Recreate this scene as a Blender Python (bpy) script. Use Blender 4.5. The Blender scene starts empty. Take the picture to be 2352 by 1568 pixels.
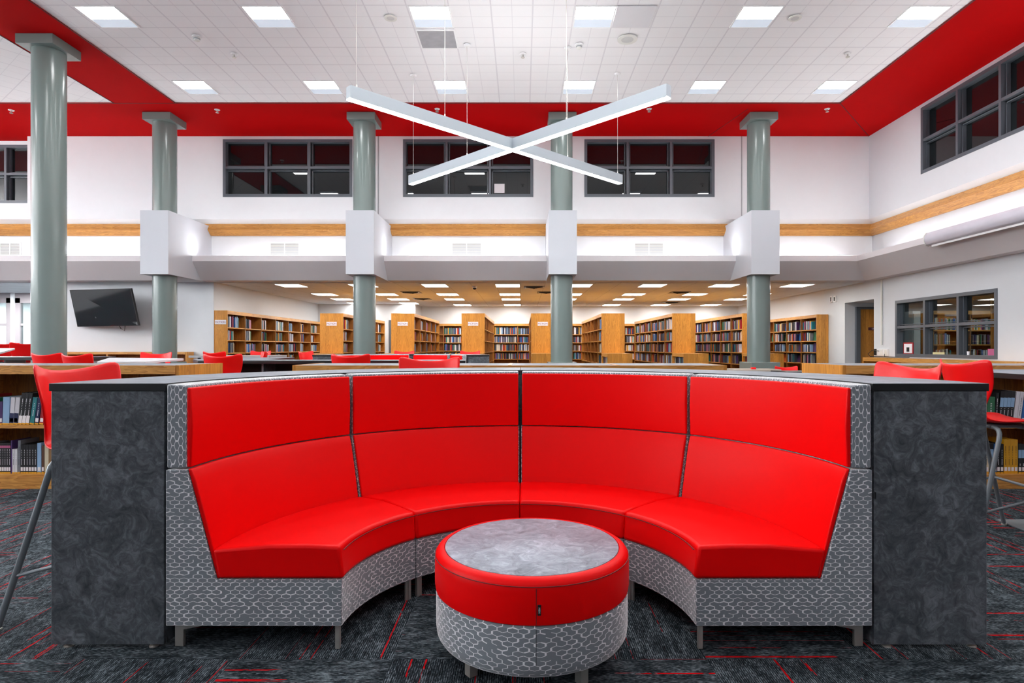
import bpy, bmesh, math, random
from mathutils import Vector, Matrix, Euler
random.seed(7)
SC = bpy.context.scene
COL = SC.collection
E, F = 1.213, 1382.0          # eye height (m), focal length in pixels of the 2352 px frame
PI = math.pi

# ------------------------------------------------------------------ materials
def lin(c):
    if isinstance(c, str):
        c = [int(c[i:i+2], 16)/255 for i in (0, 2, 4)]
    return tuple((v/12.92 if v <= .04045 else ((v+.055)/1.055)**2.4) for v in c) + (1,)

class NT:
    def __init__(s, name):
        s.m = bpy.data.materials.new(name); s.m.use_nodes = True
        s.t = s.m.node_tree; s.b = s.t.nodes['Principled BSDF']; s.out = s.t.nodes['Material Output']
    def n(s, typ, **kw):
        o = s.t.nodes.new(typ)
        for k, v in kw.items(): setattr(o, k, v)
        return o
    def L(s, a, b): s.t.links.new(a, b)
    def put(s, sock, v):
        if isinstance(v, bpy.types.NodeSocket): s.L(v, sock)
        elif v is not None: sock.default_value = v
    def M(s, op, a, b=None, c=None, clamp=False):
        o = s.n('ShaderNodeMath', operation=op); o.use_clamp = clamp
        s.put(o.inputs[0], a)
        if b is not None: s.put(o.inputs[1], b)
        if c is not None: s.put(o.inputs[2], c)
        return o.outputs[0]
    def mix(s, f, a, b):
        o = s.n('ShaderNodeMix', data_type='RGBA')
        s.put(o.inputs[0], f); s.put(o.inputs[6], a); s.put(o.inputs[7], b)
        return o.outputs[2]
    def sep(s, v):
        o = s.n('ShaderNodeSeparateXYZ'); s.L(v, o.inputs[0]); return o.outputs
    def comb(s, x=0., y=0., z=0.):
        o = s.n('ShaderNodeCombineXYZ')
        for i, v in enumerate((x, y, z)): s.put(o.inputs[i], v)
        return o.outputs[0]
    def coord(s, kind='Object'):
        return s.n('ShaderNodeTexCoord').outputs[kind]
    def geo(s):
        return s.n('ShaderNodeNewGeometry').outputs['Position']
    def noise(s, vec, scale=5, detail=3, rough=.5, dist=0., dim='3D', out=0):
        o = s.n('ShaderNodeTexNoise', noise_dimensions=dim)
        if dim == '1D': s.put(o.inputs['W'], vec)
        else: s.L(vec, o.inputs['Vector'])
        o.inputs['Scale'].default_value = scale; o.inputs['Detail'].default_value = detail
        o.inputs['Roughness'].default_value = rough; o.inputs['Distortion'].default_value = dist
        return o.outputs[out]
    def ramp(s, f, stops):
        o = s.n('ShaderNodeValToRGB'); s.L(f, o.inputs[0])
        e = o.color_ramp.elements
        while len(e) < len(stops): e.new(.5)
        for el, (p, c) in zip(e, stops): el.position = p; el.color = c if len(c) == 4 else (*c, 1)
        return o.outputs[0]
    def base(s, v): s.put(s.b.inputs['Base Color'], v)
    def rough(s, v): s.put(s.b.inputs['Roughness'], v)
    def spec(s, v): s.b.inputs['Specular IOR Level'].default_value = v
    def bump(s, h, strength=.3, dist=.01):
        o = s.n('ShaderNodeBump'); o.inputs['Strength'].default_value = strength
        o.inputs['Distance'].default_value = dist; s.L(h, o.inputs['Height'])
        s.L(o.outputs[0], s.b.inputs['Normal'])

def plain(name, col, rough=.5, metal=0., spec=.5, var=.04):
    t = NT(name); c = lin(col)
    nz = t.noise(t.coord(), 7, 2)
    t.base(t.mix(nz, tuple(v*(1-var) for v in c[:3])+(1,), tuple(min(1, v*(1+var)) for v in c[:3])+(1,)))
    t.rough(rough); t.b.inputs['Metallic'].default_value = metal; t.spec(spec)
    return t.m

def emis(name, col, strength):
    t = NT(name); t.base(lin(col))
    t.b.inputs['Emission Color'].default_value = lin(col)
    t.b.inputs['Emission Strength'].default_value = strength
    return t.m

def wood(name, light, dark, axis=2, rough=.35, plank=.0):
    t = NT(name); p = t.sep(t.coord())
    sc = [38., 38., 38.]; sc[axis] = 1.6
    v = t.comb(*[t.M('MULTIPLY', p[i], sc[i]) for i in range(3)])
    a = t.noise(v, 1.0, 5, .65, .6)
    sc2 = [6., 6., 6.]; sc2[axis] = .7
    v2 = t.comb(*[t.M('MULTIPLY', p[i], sc2[i]) for i in range(3)])
    b = t.noise(v2, 1.0, 3, .5, 2.2)
    ring = t.M('FRACT', t.M('MULTIPLY', b, 9.0))
    f = t.M('ADD', t.M('MULTIPLY', a, .7), t.M('MULTIPLY', ring, .28), clamp=True)
    col = t.ramp(f, [(.28, lin(dark)), (.62, lin(light))])
    if plank:
        o = [i for i in range(3) if i != axis]
        s = t.M('ADD', t.M('FLOOR', t.M('DIVIDE', p[o[0]], plank)), t.M('MULTIPLY', t.M('FLOOR', t.M('DIVIDE', p[o[1]], plank)), 3.7))
        w = t.n('ShaderNodeTexWhiteNoise', noise_dimensions='1D'); t.L(s, w.inputs['W'])
        hs = t.n('ShaderNodeHueSaturation'); t.L(col, hs.inputs['Color'])
        t.L(t.M('ADD', t.M('MULTIPLY', w.outputs[0], .3), .86), hs.inputs['Value'])
        col = hs.outputs[0]
    t.base(col); t.rough(rough)
    return t.m

def laminate(name, lo, mid, hi, rough=.3, scale=7.):
    t = NT(name); p = t.geo()
    w = t.noise(p, scale*.8, 2, .5, 0., out=1)
    add = t.n('ShaderNodeMixRGB', blend_type='ADD'); add.inputs[0].default_value = .3
    t.L(p, add.inputs[1]); t.L(w, add.inputs[2])
    a = t.noise(add.outputs[0], scale*2.4, 7, .72, .35)
    b = t.noise(add.outputs[0], scale*.9, 4, .6, .5)
    f = t.M('ADD', t.M('MULTIPLY', a, .6), t.M('MULTIPLY', b, .4))
    t.base(t.ramp(f, [(.34, lin(lo)), (.5, lin(mid)), (.66, lin(hi))])); t.rough(rough)
    return t.m

def hexfab():
    t = NT('fabric_hexagon_weave'); uv = t.sep(t.coord('UV'))
    u = t.M('DIVIDE', uv[0], .0372); v = t.M('DIVIDE', uv[1], .0180)
    s3 = 1.7320508
    def cell(du, dv):
        a = t.M('SUBTRACT', t.M('FLOORED_MODULO', t.M('ADD', u, du), 1.0), .5)
        b = t.M('SUBTRACT', t.M('FLOORED_MODULO', t.M('ADD', v, dv), s3), s3/2)
        return a, b
    ax, ay = cell(0., 0.); bx, by = cell(.5, s3/2)
    da = t.M('ADD', t.M('MULTIPLY', ax, ax), t.M('MULTIPLY', ay, ay))
    db = t.M('ADD', t.M('MULTIPLY', bx, bx), t.M('MULTIPLY', by, by))
    k = t.M('LESS_THAN', da, db)
    def sel(a, b): return t.M('ADD', b, t.M('MULTIPLY', k, t.M('SUBTRACT', a, b)))
    gx, gy = sel(ax, bx), sel(ay, by)
    idx, idy = t.M('SUBTRACT', u, gx), t.M('SUBTRACT', v, gy)
    d0 = t.M('ABSOLUTE', gx)
    d1 = t.M('ADD', t.M('MULTIPLY', d0, .5), t.M('MULTIPLY', t.M('ABSOLUTE', gy), s3/2))
    d = t.M('MAXIMUM', d0, d1)
    m = t.M('GREATER_THAN', d0, d1)
    sx, sy = t.M('SIGN', gx), t.M('SIGN', gy)
    nx = t.M('MULTIPLY', sx, t.M('ADD', .25, t.M('MULTIPLY', m, .25)))
    ny = t.M('MULTIPLY', sy, t.M('MULTIPLY', t.M('SUBTRACT', 1., m), s3/4))
    mx = t.M('ROUND', t.M('MULTIPLY', t.M('ADD', idx, nx), 4.))
    my = t.M('ROUND', t.M('MULTIPLY', t.M('ADD', idy, ny), 4./s3))
    wn = t.n('ShaderNodeTexWhiteNoise', noise_dimensions='2D'); t.L(t.comb(mx, my), wn.inputs['Vector'])
    rnd = wn.outputs[0]
    big = t.noise(t.comb(mx, my), .13, 1, .5)
    keep = t.M('GREATER_THAN', t.M('ADD', rnd, t.M('MULTIPLY', big, .5)), .40)
    thick = t.M('ADD', .045, t.M('MULTIPLY', t.M('GREATER_THAN', rnd, .8), .05))
    line = t.M('MULTIPLY', keep, t.M('GREATER_THAN', d, t.M('SUBTRACT', .5, thick)))
    nz = t.noise(t.comb(t.M('MULTIPLY', uv[0], 900.), t.M('MULTIPLY', uv[1], 900.)), 1., 2)
    g = t.mix(nz, lin('727a81'), lin('838b92'))
    t.base(t.mix(line, g, lin('e8e9ee'))); t.rough(.85); t.spec(.25); t.b.inputs['Sheen Weight'].default_value = 1.; t.b.inputs['Sheen Roughness'].default_value = .35
    t.bump(nz, .15, .001)
    return t.m

def carpet():
    t = NT('carpet_quarter_turn_tiles'); p = t.sep(t.geo())
    S = .612
    X = t.M('DIVIDE', t.M('ADD', p[0], .507+S*60), S); Y = t.M('DIVIDE', t.M('ADD', p[1], -2.341+S*60), S)
    ix, iy = t.M('FLOOR', X), t.M('FLOOR', Y)
    par = t.M('FLOORED_MODULO', t.M('ADD', ix, iy), 2.)        # quarter turn
    def sel(a, b): return t.M('ADD', a, t.M('MULTIPLY', par, t.M('SUBTRACT', b, a)))
    across = sel(p[1], p[0]); along = sel(p[0], p[1])
    tid = t.M('ADD', t.M('MULTIPLY', ix, 7.13), t.M('MULTIPLY', iy, 3.71))
    fine = t.noise(t.comb(t.M('MULTIPLY', across, 330.), t.M('MULTIPLY', along, 55.), tid), 1., 2, .6)
    blot = t.noise(t.comb(t.M('MULTIPLY', across, 26.), t.M('MULTIPLY', along, 10.), tid), 1., 3, .6)
    rib = t.M('SINE', t.M('MULTIPLY', across, 2*PI/.0085))
    f = t.M('ADD', t.M('ADD', t.M('MULTIPLY', fine, .75), t.M('MULTIPLY', blot, .45)), t.M('MULTIPLY', rib, .07))
    g = t.ramp(f, [(.46, lin('0a1014')), (.62, lin('2c343a')), (.82, lin('7f8b92'))])
    rl = t.noise(t.M('ADD', t.M('MULTIPLY', across, 30.), t.M('MULTIPLY', tid, 5.3)), 1., 2, .6, dim='1D')
    rb = t.noise(t.comb(t.M('MULTIPLY', along, 3.), t.M('MULTIPLY', across, 30.), tid), 1., 2, .6)
    brk = t.noise(t.comb(t.M('MULTIPLY', along, 30.), t.M('MULTIPLY', across, 150.), tid), 1., 1)
    red = t.M('MULTIPLY', t.M('GREATER_THAN', rl, .655), t.M('GREATER_THAN', rb, .47))
    red = t.M('MULTIPLY', red, t.M('GREATER_THAN', brk, .36))
    fx = t.M('FRACT', X); fy = t.M('FRACT', Y)
    t.base(t.mix(red, g, t.mix(brk, lin('5a0008'), lin('d80a14')))); t.rough(.95); t.spec(.1)
    t.bump(f, .5, .004)
    return t.m

def tileceil(name, ang=0., sx=.654, ox=.815, oy=9.32, base='f9f8f9', line='e4e2e5', score=True, w=.018):
    t = NT(name); q = t.sep(t.geo())
    ca, sa = math.cos(ang), math.sin(ang)
    px = t.M('ADD', t.M('MULTIPLY', q[0], ca), t.M('MULTIPLY', q[1], sa))
    py = t.M('ADD', t.M('MULTIPLY', q[0], -sa), t.M('MULTIPLY', q[1], ca))
    def lines(c, o, s, wd):
        fr = t.M('FRACT', t.M('DIVIDE', t.M('ADD', c, -o+s*100), s))
        e = t.M('MINIMUM', fr, t.M('SUBTRACT', 1., fr))
        return t.M('LESS_THAN', e, wd/s/2)
    a = t.M('MAXIMUM', lines(px, ox, sx, w*1.3), lines(py, oy, sx, w*1.3))
    if score:
        b = t.M('MAXIMUM', lines(px, ox+sx/2, sx, w*.6), lines(py, oy+sx/2, sx, w*.6))
        b = t.M('MULTIPLY', b, .75)
        m = t.M('MAXIMUM', a, b)
    else: m = a
    nz = t.noise(t.geo(), 160, 2)
    bs = t.mix(nz, tuple(v*.94 for v in lin(base)[:3])+(1,), lin(base))
    t.base(t.mix(m, bs, lin(line))); t.rough(.9); t.spec(.1)
    t.bump(t.M('SUBTRACT', 1., m), .25, .008)
    return t.m

MT = {}
MT['wall'] = plain('wall_paint_white', 'e5e9ec', .75, var=.015)
MT['wallg'] = plain('wall_paint_grey', 'd6dade', .7, var=.015)
MT['soffit'] = plain('soffit_paint_white', 'dcd8da', .75, var=.015)
MT['boxw'] = plain('drywall_box_white', 'c3c7ce', .6, var=.01)
MT['redp'] = plain('ceiling_border_red_paint', 'b40003', .8, var=.03, spec=.06)
MT['dred'] = plain('border_joint_dark_red', '4a0004', .6)
MT['colm'] = plain('column_grey_green_enamel', '74827f', .22, var=.02)
MT['vinyl'] = NT('upholstery_red_vinyl').m
_t = NT('upholstery_red_vinyl_smooth'); _n = _t.noise(_t.coord(), 420, 2); _t.base(lin('e80003')); _t.rough(.42); _t.spec(.14); _t.bump(_n, .06, .001); MT['vinyl'] = _t.m
MT['seam'] = plain('upholstery_seam_dark_red', '6a0004', .6)
MT['seam2'] = plain('fabric_seam_grey', '4a5055', .8)
MT['shell'] = plain('stool_shell_red_plastic', 'f4080c', .35, var=.01, spec=.4)
MT['hex'] = hexfab()
MT['lam'] = laminate('laminate_charcoal_swirl', '2b3135', '51575d', '7e848a', scale=11.)
MT['lamtop'] = laminate('laminate_charcoal_sheen_top', '5a636c', '727c87', '949ca6', .42, 5.)  # base lightened to stand for grazing reflections of bright walls
MT['lamgrey'] = laminate('laminate_light_grey_swirl', '5e636d', '858b98', 'a9b0be', .42, 9.)
MT['black'] = plain('edge_band_black', '0b0f12', .45, var=.1)
MT['dark'] = plain('matte_black_board', '101214', .7)  # plain near-black for slats, dark panels and office walls
MT['oak'] = wood('oak_veneer_vertical', 'd1913c', 'ae7029', 2, .35, .13)
MT['oakh'] = wood('oak_rail_lengthwise', 'd9a055', 'ab7132', 0, .35)
MT['oaky'] = wood('oak_rail_depthwise', 'd9a055', 'ab7132', 1, .35)
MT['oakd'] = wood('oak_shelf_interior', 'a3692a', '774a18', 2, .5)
MT['oaktop'] = wood('oak_picture_rail', 'd49a50', 'a66c2c', 0, .3)
MT['carpet'] = carpet()
MT['ceil'] = tileceil('ceiling_tile_scored_square')
MT['ceil2'] = tileceil('ceiling_tile_turned_grid', math.radians(-38), sx=.66, ox=0, oy=0, score=True, w=.014)
MT['ceillow'] = tileceil('ceiling_tile_low_library', 0, .643, -.70, 15.6, 'e2e7ec', 'c0c4c8', False, .012)
MT['white'] = plain('painted_metal_white', 'f2f2f2', .4, var=.01)
MT['offw'] = plain('plastic_off_white', 'e4e4de', .5, var=.01)
MT['vent'] = plain('grille_slot_grey', '9fa3a6', .6)
MT['perf'] = plain('perforated_diffuser_grey', 'a2a2a6', .5, var=.2)
MT['frame'] = plain('window_frame_slate_paint', '596068', .4, var=.02)
MT['legs'] = plain('stool_leg_grey_powdercoat', '7d868c', .35, .3)
MT['steel'] = plain('brushed_steel', 'c4c1ba', .35, .7)
MT['lens'] = emis('luminaire_lens_bright', 'ffffff', 11.)
MT['lens2'] = emis('luminaire_shaded_side_glow', 'aab2bd', .26)  # weak glow stands for the shaded far side of the recess
MT['lenslow'] = emis('troffer_lens_bright', 'fffdfa', 6.5)
MT['bar'] = emis('linear_pendant_lens', 'fdffff', 9.)
MT['topfill'] = emis('pendant_top_fill_glow', 'fdffff', 4.2)  # added glow on the bar tops, out of view, brightens the ceiling
MT['barbody'] = plain('pendant_housing_white', 'a9b3bb', .45, var=.01)
MT['cove'] = emis('cove_tube_lens', 'fffdff', 3.4)
MT['tvs'] = plain('screen_black_glass', '0a1216', .06, var=.1, spec=.9)
MT['tvf'] = plain('screen_bezel_black', '0c0d0e', .4)
MT['wtab'] = plain('table_top_white_laminate', 'dfe3e8', .25, var=.01)
MT['beige'] = plain('table_top_beige', 'b9b0a2', .5)
MT['gtab'] = plain('table_top_grey', 'a8adb0', .3)
MT['paper'] = plain('paper_white', 'f0eef2', .7, var=.01)
MT['sign'] = plain('sign_lettering_plum', '8a2a5a', .6)
MT['plum'] = plain('door_plate_plum', '5a2430', .5)
MT['page'] = plain('book_pages_cream', 'd8d2c0', .85)
t = NT('window_glass_dark_room'); t.base(lin('10181b')); t.rough(.02); t.b.inputs['IOR'].default_value = 1.55; t.spec(.6); MT['gdark'] = t.m
t = NT('window_glass_clear')
gl = t.n('ShaderNodeBsdfGlossy'); gl.inputs['Roughness'].default_value = .01
tr = t.n('ShaderNodeBsdfTransparent'); tr.inputs[0].default_value = (.62, .68, .68, 1)
lw = t.n('ShaderNodeLayerWeight'); fr_ = t.M('ADD', t.M('MULTIPLY', t.M('POWER', lw.outputs['Facing'], 3.), .75), .07)
mx = t.n('ShaderNodeMixShader'); t.L(fr_, mx.inputs[0]); t.L(tr.outputs[0], mx.inputs[1]); t.L(gl.outputs[0], mx.inputs[2])
t.L(mx.outputs[0], t.out.inputs[0]); MT['gclear'] = t.m

BOOKC = {'navy': '1c2550', 'white': 'd8d8de', 'black': '15161a', 'red': 'a01822', 'teal': '1f7a80', 'grey': '767a82',
         'pale blue': '8fb4d8', 'cream': 'd6ccb0', 'purple': '4b2f68', 'green': '2a6a48', 'orange': 'd0662a',
         'yellow': 'dfa41c', 'brown': '5e4030', 'blue': '2368b0', 'pink': 'c0608a', 'slate': '3c4858'}
BM = {k: plain('book_cover_'+k.replace(' ', '_'), v, .45, var=.12) for k, v in BOOKC.items()}

# ------------------------------------------------------------------ objects
def setp(o, label=None, cat=None, group=None, kind=None):
    if label: o['label'] = label
    if cat: o['category'] = cat
    if group: o['group'] = group
    if kind: o['kind'] = kind
    return o

def empty(name, loc=(0, 0, 0), rz=0., label=None, cat=None, group=None):
    o = bpy.data.objects.new(name, None); COL.objects.link(o); o.empty_display_size = .1
    o.location = loc; o.rotation_euler = (0, 0, rz)
    return setp(o, label, cat, group)

class MB:
    """collects boxes, prisms, sweeps; one mesh object on build()"""
    def __init__(s): s.v = []; s.f = []; s.mi = []; s.uv = []; s.sm = []
    def poly(s, pts, m=0, uv=None, smooth=False):
        b = len(s.v); s.v += [tuple(p) for p in pts]; s.f.append(tuple(range(b, b+len(pts)))); s.mi.append(m); s.sm.append(smooth)
        s.uv.append(uv)
    def hull8(s, P, m=0):
        b = len(s.v); s.v += [tuple(p) for p in P]
        for q in ((0, 3, 2, 1), (4, 5, 6, 7), (0, 1, 5, 4), (1, 2, 6, 5), (2, 3, 7, 6), (3, 0, 4, 7)):
            s.f.append(tuple(b+i for i in q)); s.mi.append(m); s.sm.append(False); s.uv.append(None)
        return s
    def box(s, x0, x1, y0, y1, z0, z1, m=0, M=None):
        P = [Vector(p) for p in ((x0, y0, z0), (x1, y0, z0), (x1, y1, z0), (x0, y1, z0), (x0, y0, z1), (x1, y0, z1), (x1, y1, z1), (x0, y1, z1))]
        if M is not None: P = [M @ p for p in P]
        return s.hull8(P, m)
    def prism(s, pts, a, b, axis='z', m=0):
        """extrude a closed 2-D outline; axis names the extrusion direction"""
        def p3(p, t):
            return {'z': (p[0], p[1], t), 'y': (p[0], t, p[1]), 'x': (t, p[0], p[1])}[axis]
        n = len(pts); k = len(s.v)
        s.v += [p3(p, a) for p in pts] + [p3(p, b) for p in pts]
        s.f += [tuple(range(k+n-1, k-1, -1)), tuple(range(k+n, k+2*n))]; s.mi += [m, m]; s.sm += [False]*2; s.uv += [None]*2
        for i in range(n):
            j = (i+1) % n; s.f.append((k+i, k+j, k+n+j, k+n+i)); s.mi.append(m); s.sm.append(False); s.uv.append(None)
        return s
    def tube(s, pts, r, n=10, m=0, cap=True):
        pts = [Vector(p) for p in pts]; rings = []
        a = None
        for i, p in enumerate(pts):
            d = (pts[min(i+1, len(pts)-1)]-pts[max(i-1, 0)]).normalized()
            a = d.cross(Vector((0, 0, 1)) if abs(d.z) < .9 else Vector((0, 1, 0))).normalized() if a is None else (a-d*a.dot(d)).normalized()
            b = d.cross(a).normalized()
            rr = r[i] if isinstance(r, (list, tuple)) else r
            k = len(s.v); rings.append(k)
            s.v += [tuple(p+(a*math.cos(2*PI*j/n)+b*math.sin(2*PI*j/n))*rr) for j in range(n)]
        for a, b in zip(rings, rings[1:]):
            for j in range(n):
                q = (j+1) % n; s.f.append((a+j, a+q, b+q, b+j)); s.mi.append(m); s.sm.append(True); s.uv.append(None)
        if cap:
            for k, rev in ((rings[0], True), (rings[-1], False)):
                q = list(range(k, k+n)); s.f.append(tuple(q if rev else q[::-1])); s.mi.append(m); s.sm.append(False); s.uv.append(None)
        return s
    def lathe(s, prof, n=48, m=0, cx=0., cy=0., uvs=None):
        k = len(s.v); L = len(prof)
        cum = [0.]
        for a, b in zip(prof, prof[1:]): cum.append(cum[-1]+math.hypot(b[0]-a[0], b[1]-a[1]))
        for j in range(n):
            a = 2*PI*j/n
            s.v += [(cx+r*math.cos(a), cy+r*math.sin(a), z) for r, z in prof]
        R = max(r for r, z in prof)
        for j in range(n):
            q = (j+1) % n
            for i in range(L-1):
                s.f.append((k+j*L+i, k+q*L+i, k+q*L+i+1, k+j*L+i+1)); s.mi.append(m if not isinstance(m, list) else m[i]); s.sm.append(True)
                u0, u1 = 2*PI*j/n*R, 2*PI*(j+1)/n*R
                s.uv.append([(u0, cum[i]), (u1, cum[i]), (u1, cum[i+1]), (u0, cum[i+1])])
        return s
    def arc(s, prof, a0, a1, n=16, m=0, swap=False, mids=None):
        """sweep a closed (r,z) outline about the local origin from angle a0 to a1 (0 = +x)"""
        L = len(prof); k = len(s.v); cum = [0.]
        for i in range(L):
            b = prof[(i+1) % L]; a = prof[i]; cum.append(cum[-1]+math.hypot(b[0]-a[0], b[1]-a[1]))
        for j in range(n+1):
            t = a0+(a1-a0)*j/n
            s.v += [(r*math.cos(t), r*math.sin(t), z) for r, z in prof]
        for j in range(n):
            for i in range(L):
                i2 = (i+1) % L
                s.f.append((k+j*L+i, k+(j+1)*L+i, k+(j+1)*L+i2, k+j*L+i2)); s.mi.append(mids[i] if mids else m); s.sm.append(True)
                r = (prof[i][0]+prof[i2][0])/2; u0, u1 = r*(a1-a0)*j/n, r*(a1-a0)*(j+1)/n
                q = [(u0, cum[i]), (u1, cum[i]), (u1, cum[i+1]), (u0, cum[i+1])]
                s.uv.append([(y, x) for x, y in q] if swap else q)
        for e, rev in ((k, False), (k+n*L, True)):
            idx = list(range(e, e+L)); pr = list(prof)
            if rev: idx = idx[::-1]; pr = pr[::-1]
            s.f.append(tuple(idx)); s.mi.append(m); s.sm.append(False)
            s.uv.append([(z, r) if swap else (r, z) for r, z in pr])
        return s
    def build(s, name, mats, parent=None, bevel=0., seg=2, loc=None, M=None, sub=0, auto=35):
        me = bpy.data.meshes.new(name)
        me.from_pydata([tuple(M @ Vector(p)) for p in s.v] if M is not None else s.v, [], s.f)
        if not isinstance(mats, (list, tuple)): mats = [mats]
        for m in mats: me.materials.append(m)
        me.polygons.foreach_set('material_index', s.mi); me.polygons.foreach_set('use_smooth', s.sm)
        if any(u for u in s.uv):
            L = me.uv_layers.new(name='UVMap').data
            for p, u in zip(me.polygons, s.uv):
                for j, li in enumerate(p.loop_indices):
                    L[li].uv = u[j] if u else (0, 0)
        bm = bmesh.new(); bm.from_mesh(me); bmesh.ops.recalc_face_normals(bm, faces=bm.faces); bm.to_mesh(me); bm.free()
        me.set_sharp_from_angle(angle=math.radians(auto))
        o = bpy.data.objects.new(name, me); COL.objects.link(o)
        if parent: o.parent = parent
        if loc: o.location = loc
        if bevel:
            b = o.modifiers.new('bevel', 'BEVEL'); b.width = bevel; b.segments = seg; b.limit_method = 'ANGLE'; b.angle_limit = math.radians(40)
            b.harden_normals = False
            for p in me.polygons: p.use_smooth = True
            me.set_sharp_from_angle(angle=math.radians(60))
        return o

def struct(name, mb, mats, **kw):
    o = mb.build(name, mats, **kw); o['kind'] = 'structure'; return o

def text_mesh(name, body, size, mat, parent, M, extrude=.0006):
    cu = bpy.data.curves.new(name+'_c', 'FONT'); cu.body = body; cu.size = size; cu.align_x = 'CENTER'; cu.align_y = 'CENTER'; cu.extrude = extrude
    cu.resolution_u = 3
    tmp = bpy.data.objects.new(name+'_t', cu); COL.objects.link(tmp)
    me = bpy.data.meshes.new_from_object(tmp.evaluated_get(bpy.context.evaluated_depsgraph_get()))
    bpy.data.objects.remove(tmp); bpy.data.curves.remove(cu)
    me.transform(M); me.name = name
    me.materials.clear(); me.materials.append(mat)
    o = bpy.data.objects.new(name, me); COL.objects.link(o); o.parent = parent
    return o

def copy_tree(o, parent=None):
    c = o.copy(); COL.objects.link(c)
    if parent is not None: c.parent = parent
    for ch in [x for x in o.children]: copy_tree(ch, c)
    return c

def ordn(i):
    u = ['first', 'second', 'third', 'fourth', 'fifth', 'sixth', 'seventh', 'eighth', 'ninth', 'tenth', 'eleventh', 'twelfth',
         'thirteenth', 'fourteenth', 'fifteenth', 'sixteenth', 'seventeenth', 'eighteenth', 'nineteenth']
    if i < 19: return u[i]
    t = ['twent', 'thirt', 'fort', 'fift'][(i+1)//10-2]
    return t+'ieth' if (i+1) % 10 == 0 else t+'y-'+u[(i+1) % 10-1]

# ================================================================== THE SETTING
CZ = E+5.28                       # main ceiling height
LZ = E+1.64                       # library ceiling height
def rects(u0, u1, v0, v1, holes):
    us = sorted({u0, u1, *[h[0] for h in holes], *[h[1] for h in holes]}); vs = sorted({v0, v1, *[h[2] for h in holes], *[h[3] for h in holes]})
    us = [u for u in us if u0 <= u <= u1]; vs = [v for v in vs if v0 <= v <= v1]
    for a, b in zip(us, us[1:]):
        for c, d in zip(vs, vs[1:]):
            if not any(h[0] <= (a+b)/2 <= h[1] and h[2] <= (c+d)/2 <= h[3] for h in holes): yield a, b, c, d

m = MB().box(-21, 13, -7, 26, -.1, 0); struct('floor', m, MT['carpet'])
m = MB().box(-7.51, 6.88, -7, 13.03, CZ+.015, CZ+.12); struct('ceiling', m, MT['ceil'])
m = MB().box(-21, -8.84, -7, 13.03, CZ+.015, CZ+.12); struct('ceiling', m, MT['ceil2'])
m = MB().box(-21, 9, 13.03, 15.9, CZ, CZ+.12).box(6.88, 9, -7, 13.03, CZ, CZ+.12).box(-8.84, -7.51, -7, 13.03, CZ, CZ+.12)
struct('ceiling', m, MT['redp'])
m = MB()
def strip(p, q, w=.012, z0=CZ-.006, z1=CZ-.0005):
    p, q = Vector(p), Vector(q); d = (q-p).normalized(); n = Vector((-d.y, d.x, 0))*w/2
    m.hull8([(*(p-n).xy, z0), (*(q-n).xy, z0), (*(q+n).xy, z0), (*(p+n).xy, z0), (*(p-n).xy, z1), (*(q-n).xy, z1), (*(q+n).xy, z1), (*(p+n).xy, z1)])
strip((6.88, 13.03, 0), (8.68, 15.07, 0)); strip((6.88, -7, 0), (6.88, 13.03, 0), .02); strip((-7.51, 13.03, 0), (6.88, 13.03, 0), .02)
strip((-7.51, -7, 0), (-7.51, 13.03, 0), .02); strip((-8.84, -7, 0), (-8.84, 13.03, 0), .02); strip((-8.84, 13.03, 0), (-7.51, 13.03, 0), .012)
strip((-21, 13.03, 0), (-8.84, 13.03, 0), .02); strip((5.0, 13.35, 0), (4.65, 15.07, 0), .01)
struct('trim_1', m, MT['dred'])
m = MB().box(-21, 13, 15.25, 25, LZ, LZ+.1); struct('ceiling', m, MT['ceillow'])

BW = [(-7.50, -4.26), (-2.99, .27), (1.55, 4.81)]; WZ0, WZ1 = E+3.76, E+5.20
ZR = 4.419
m = MB()
for a, b, c, d in rects(-12.4, 8.70, ZR, CZ, [(x0, x1, WZ0, WZ1) for x0, x1 in BW]): m.box(a, b, 15.07, 15.6, c, d)
m.box(-12.4, 8.9, 15.3, 15.6, 2.953, ZR+.05)
struct('wall_back', m, MT['wall'])
m = MB()
for a, b, c, d in rects(-21, -12.4, ZR, CZ, [(-15.6, -12.42, WZ0-.07, WZ1-.02)]): m.box(a, b, 15.42, 15.9, c, d)
m.box(-21, -12.4, 15.3, 15.6, 2.953, ZR+.05)
struct('wall_back', m, MT['wall'])
RW = [(9.85, 13.10)]
m = MB()
for a, b, c, d in rects(-7, 15.1, ZR, CZ, [(y0, y1, WZ0, WZ1) for y0, y1 in RW]): m.box(8.68, 9.2, a, b, c, d)
for a, b, c, d in rects(-7, 24.3, 0, 2.97, [(14.86, 16.2, 0, 2.40), (10.99, 14.0, .99, 2.29)]): m.box(8.68, 8.86, a, b, c, d)
m.box(8.91, 9.2, -7, 15.4, 2.953, ZR+.05)
struct('wall_right', m, MT['wallg'])
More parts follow.
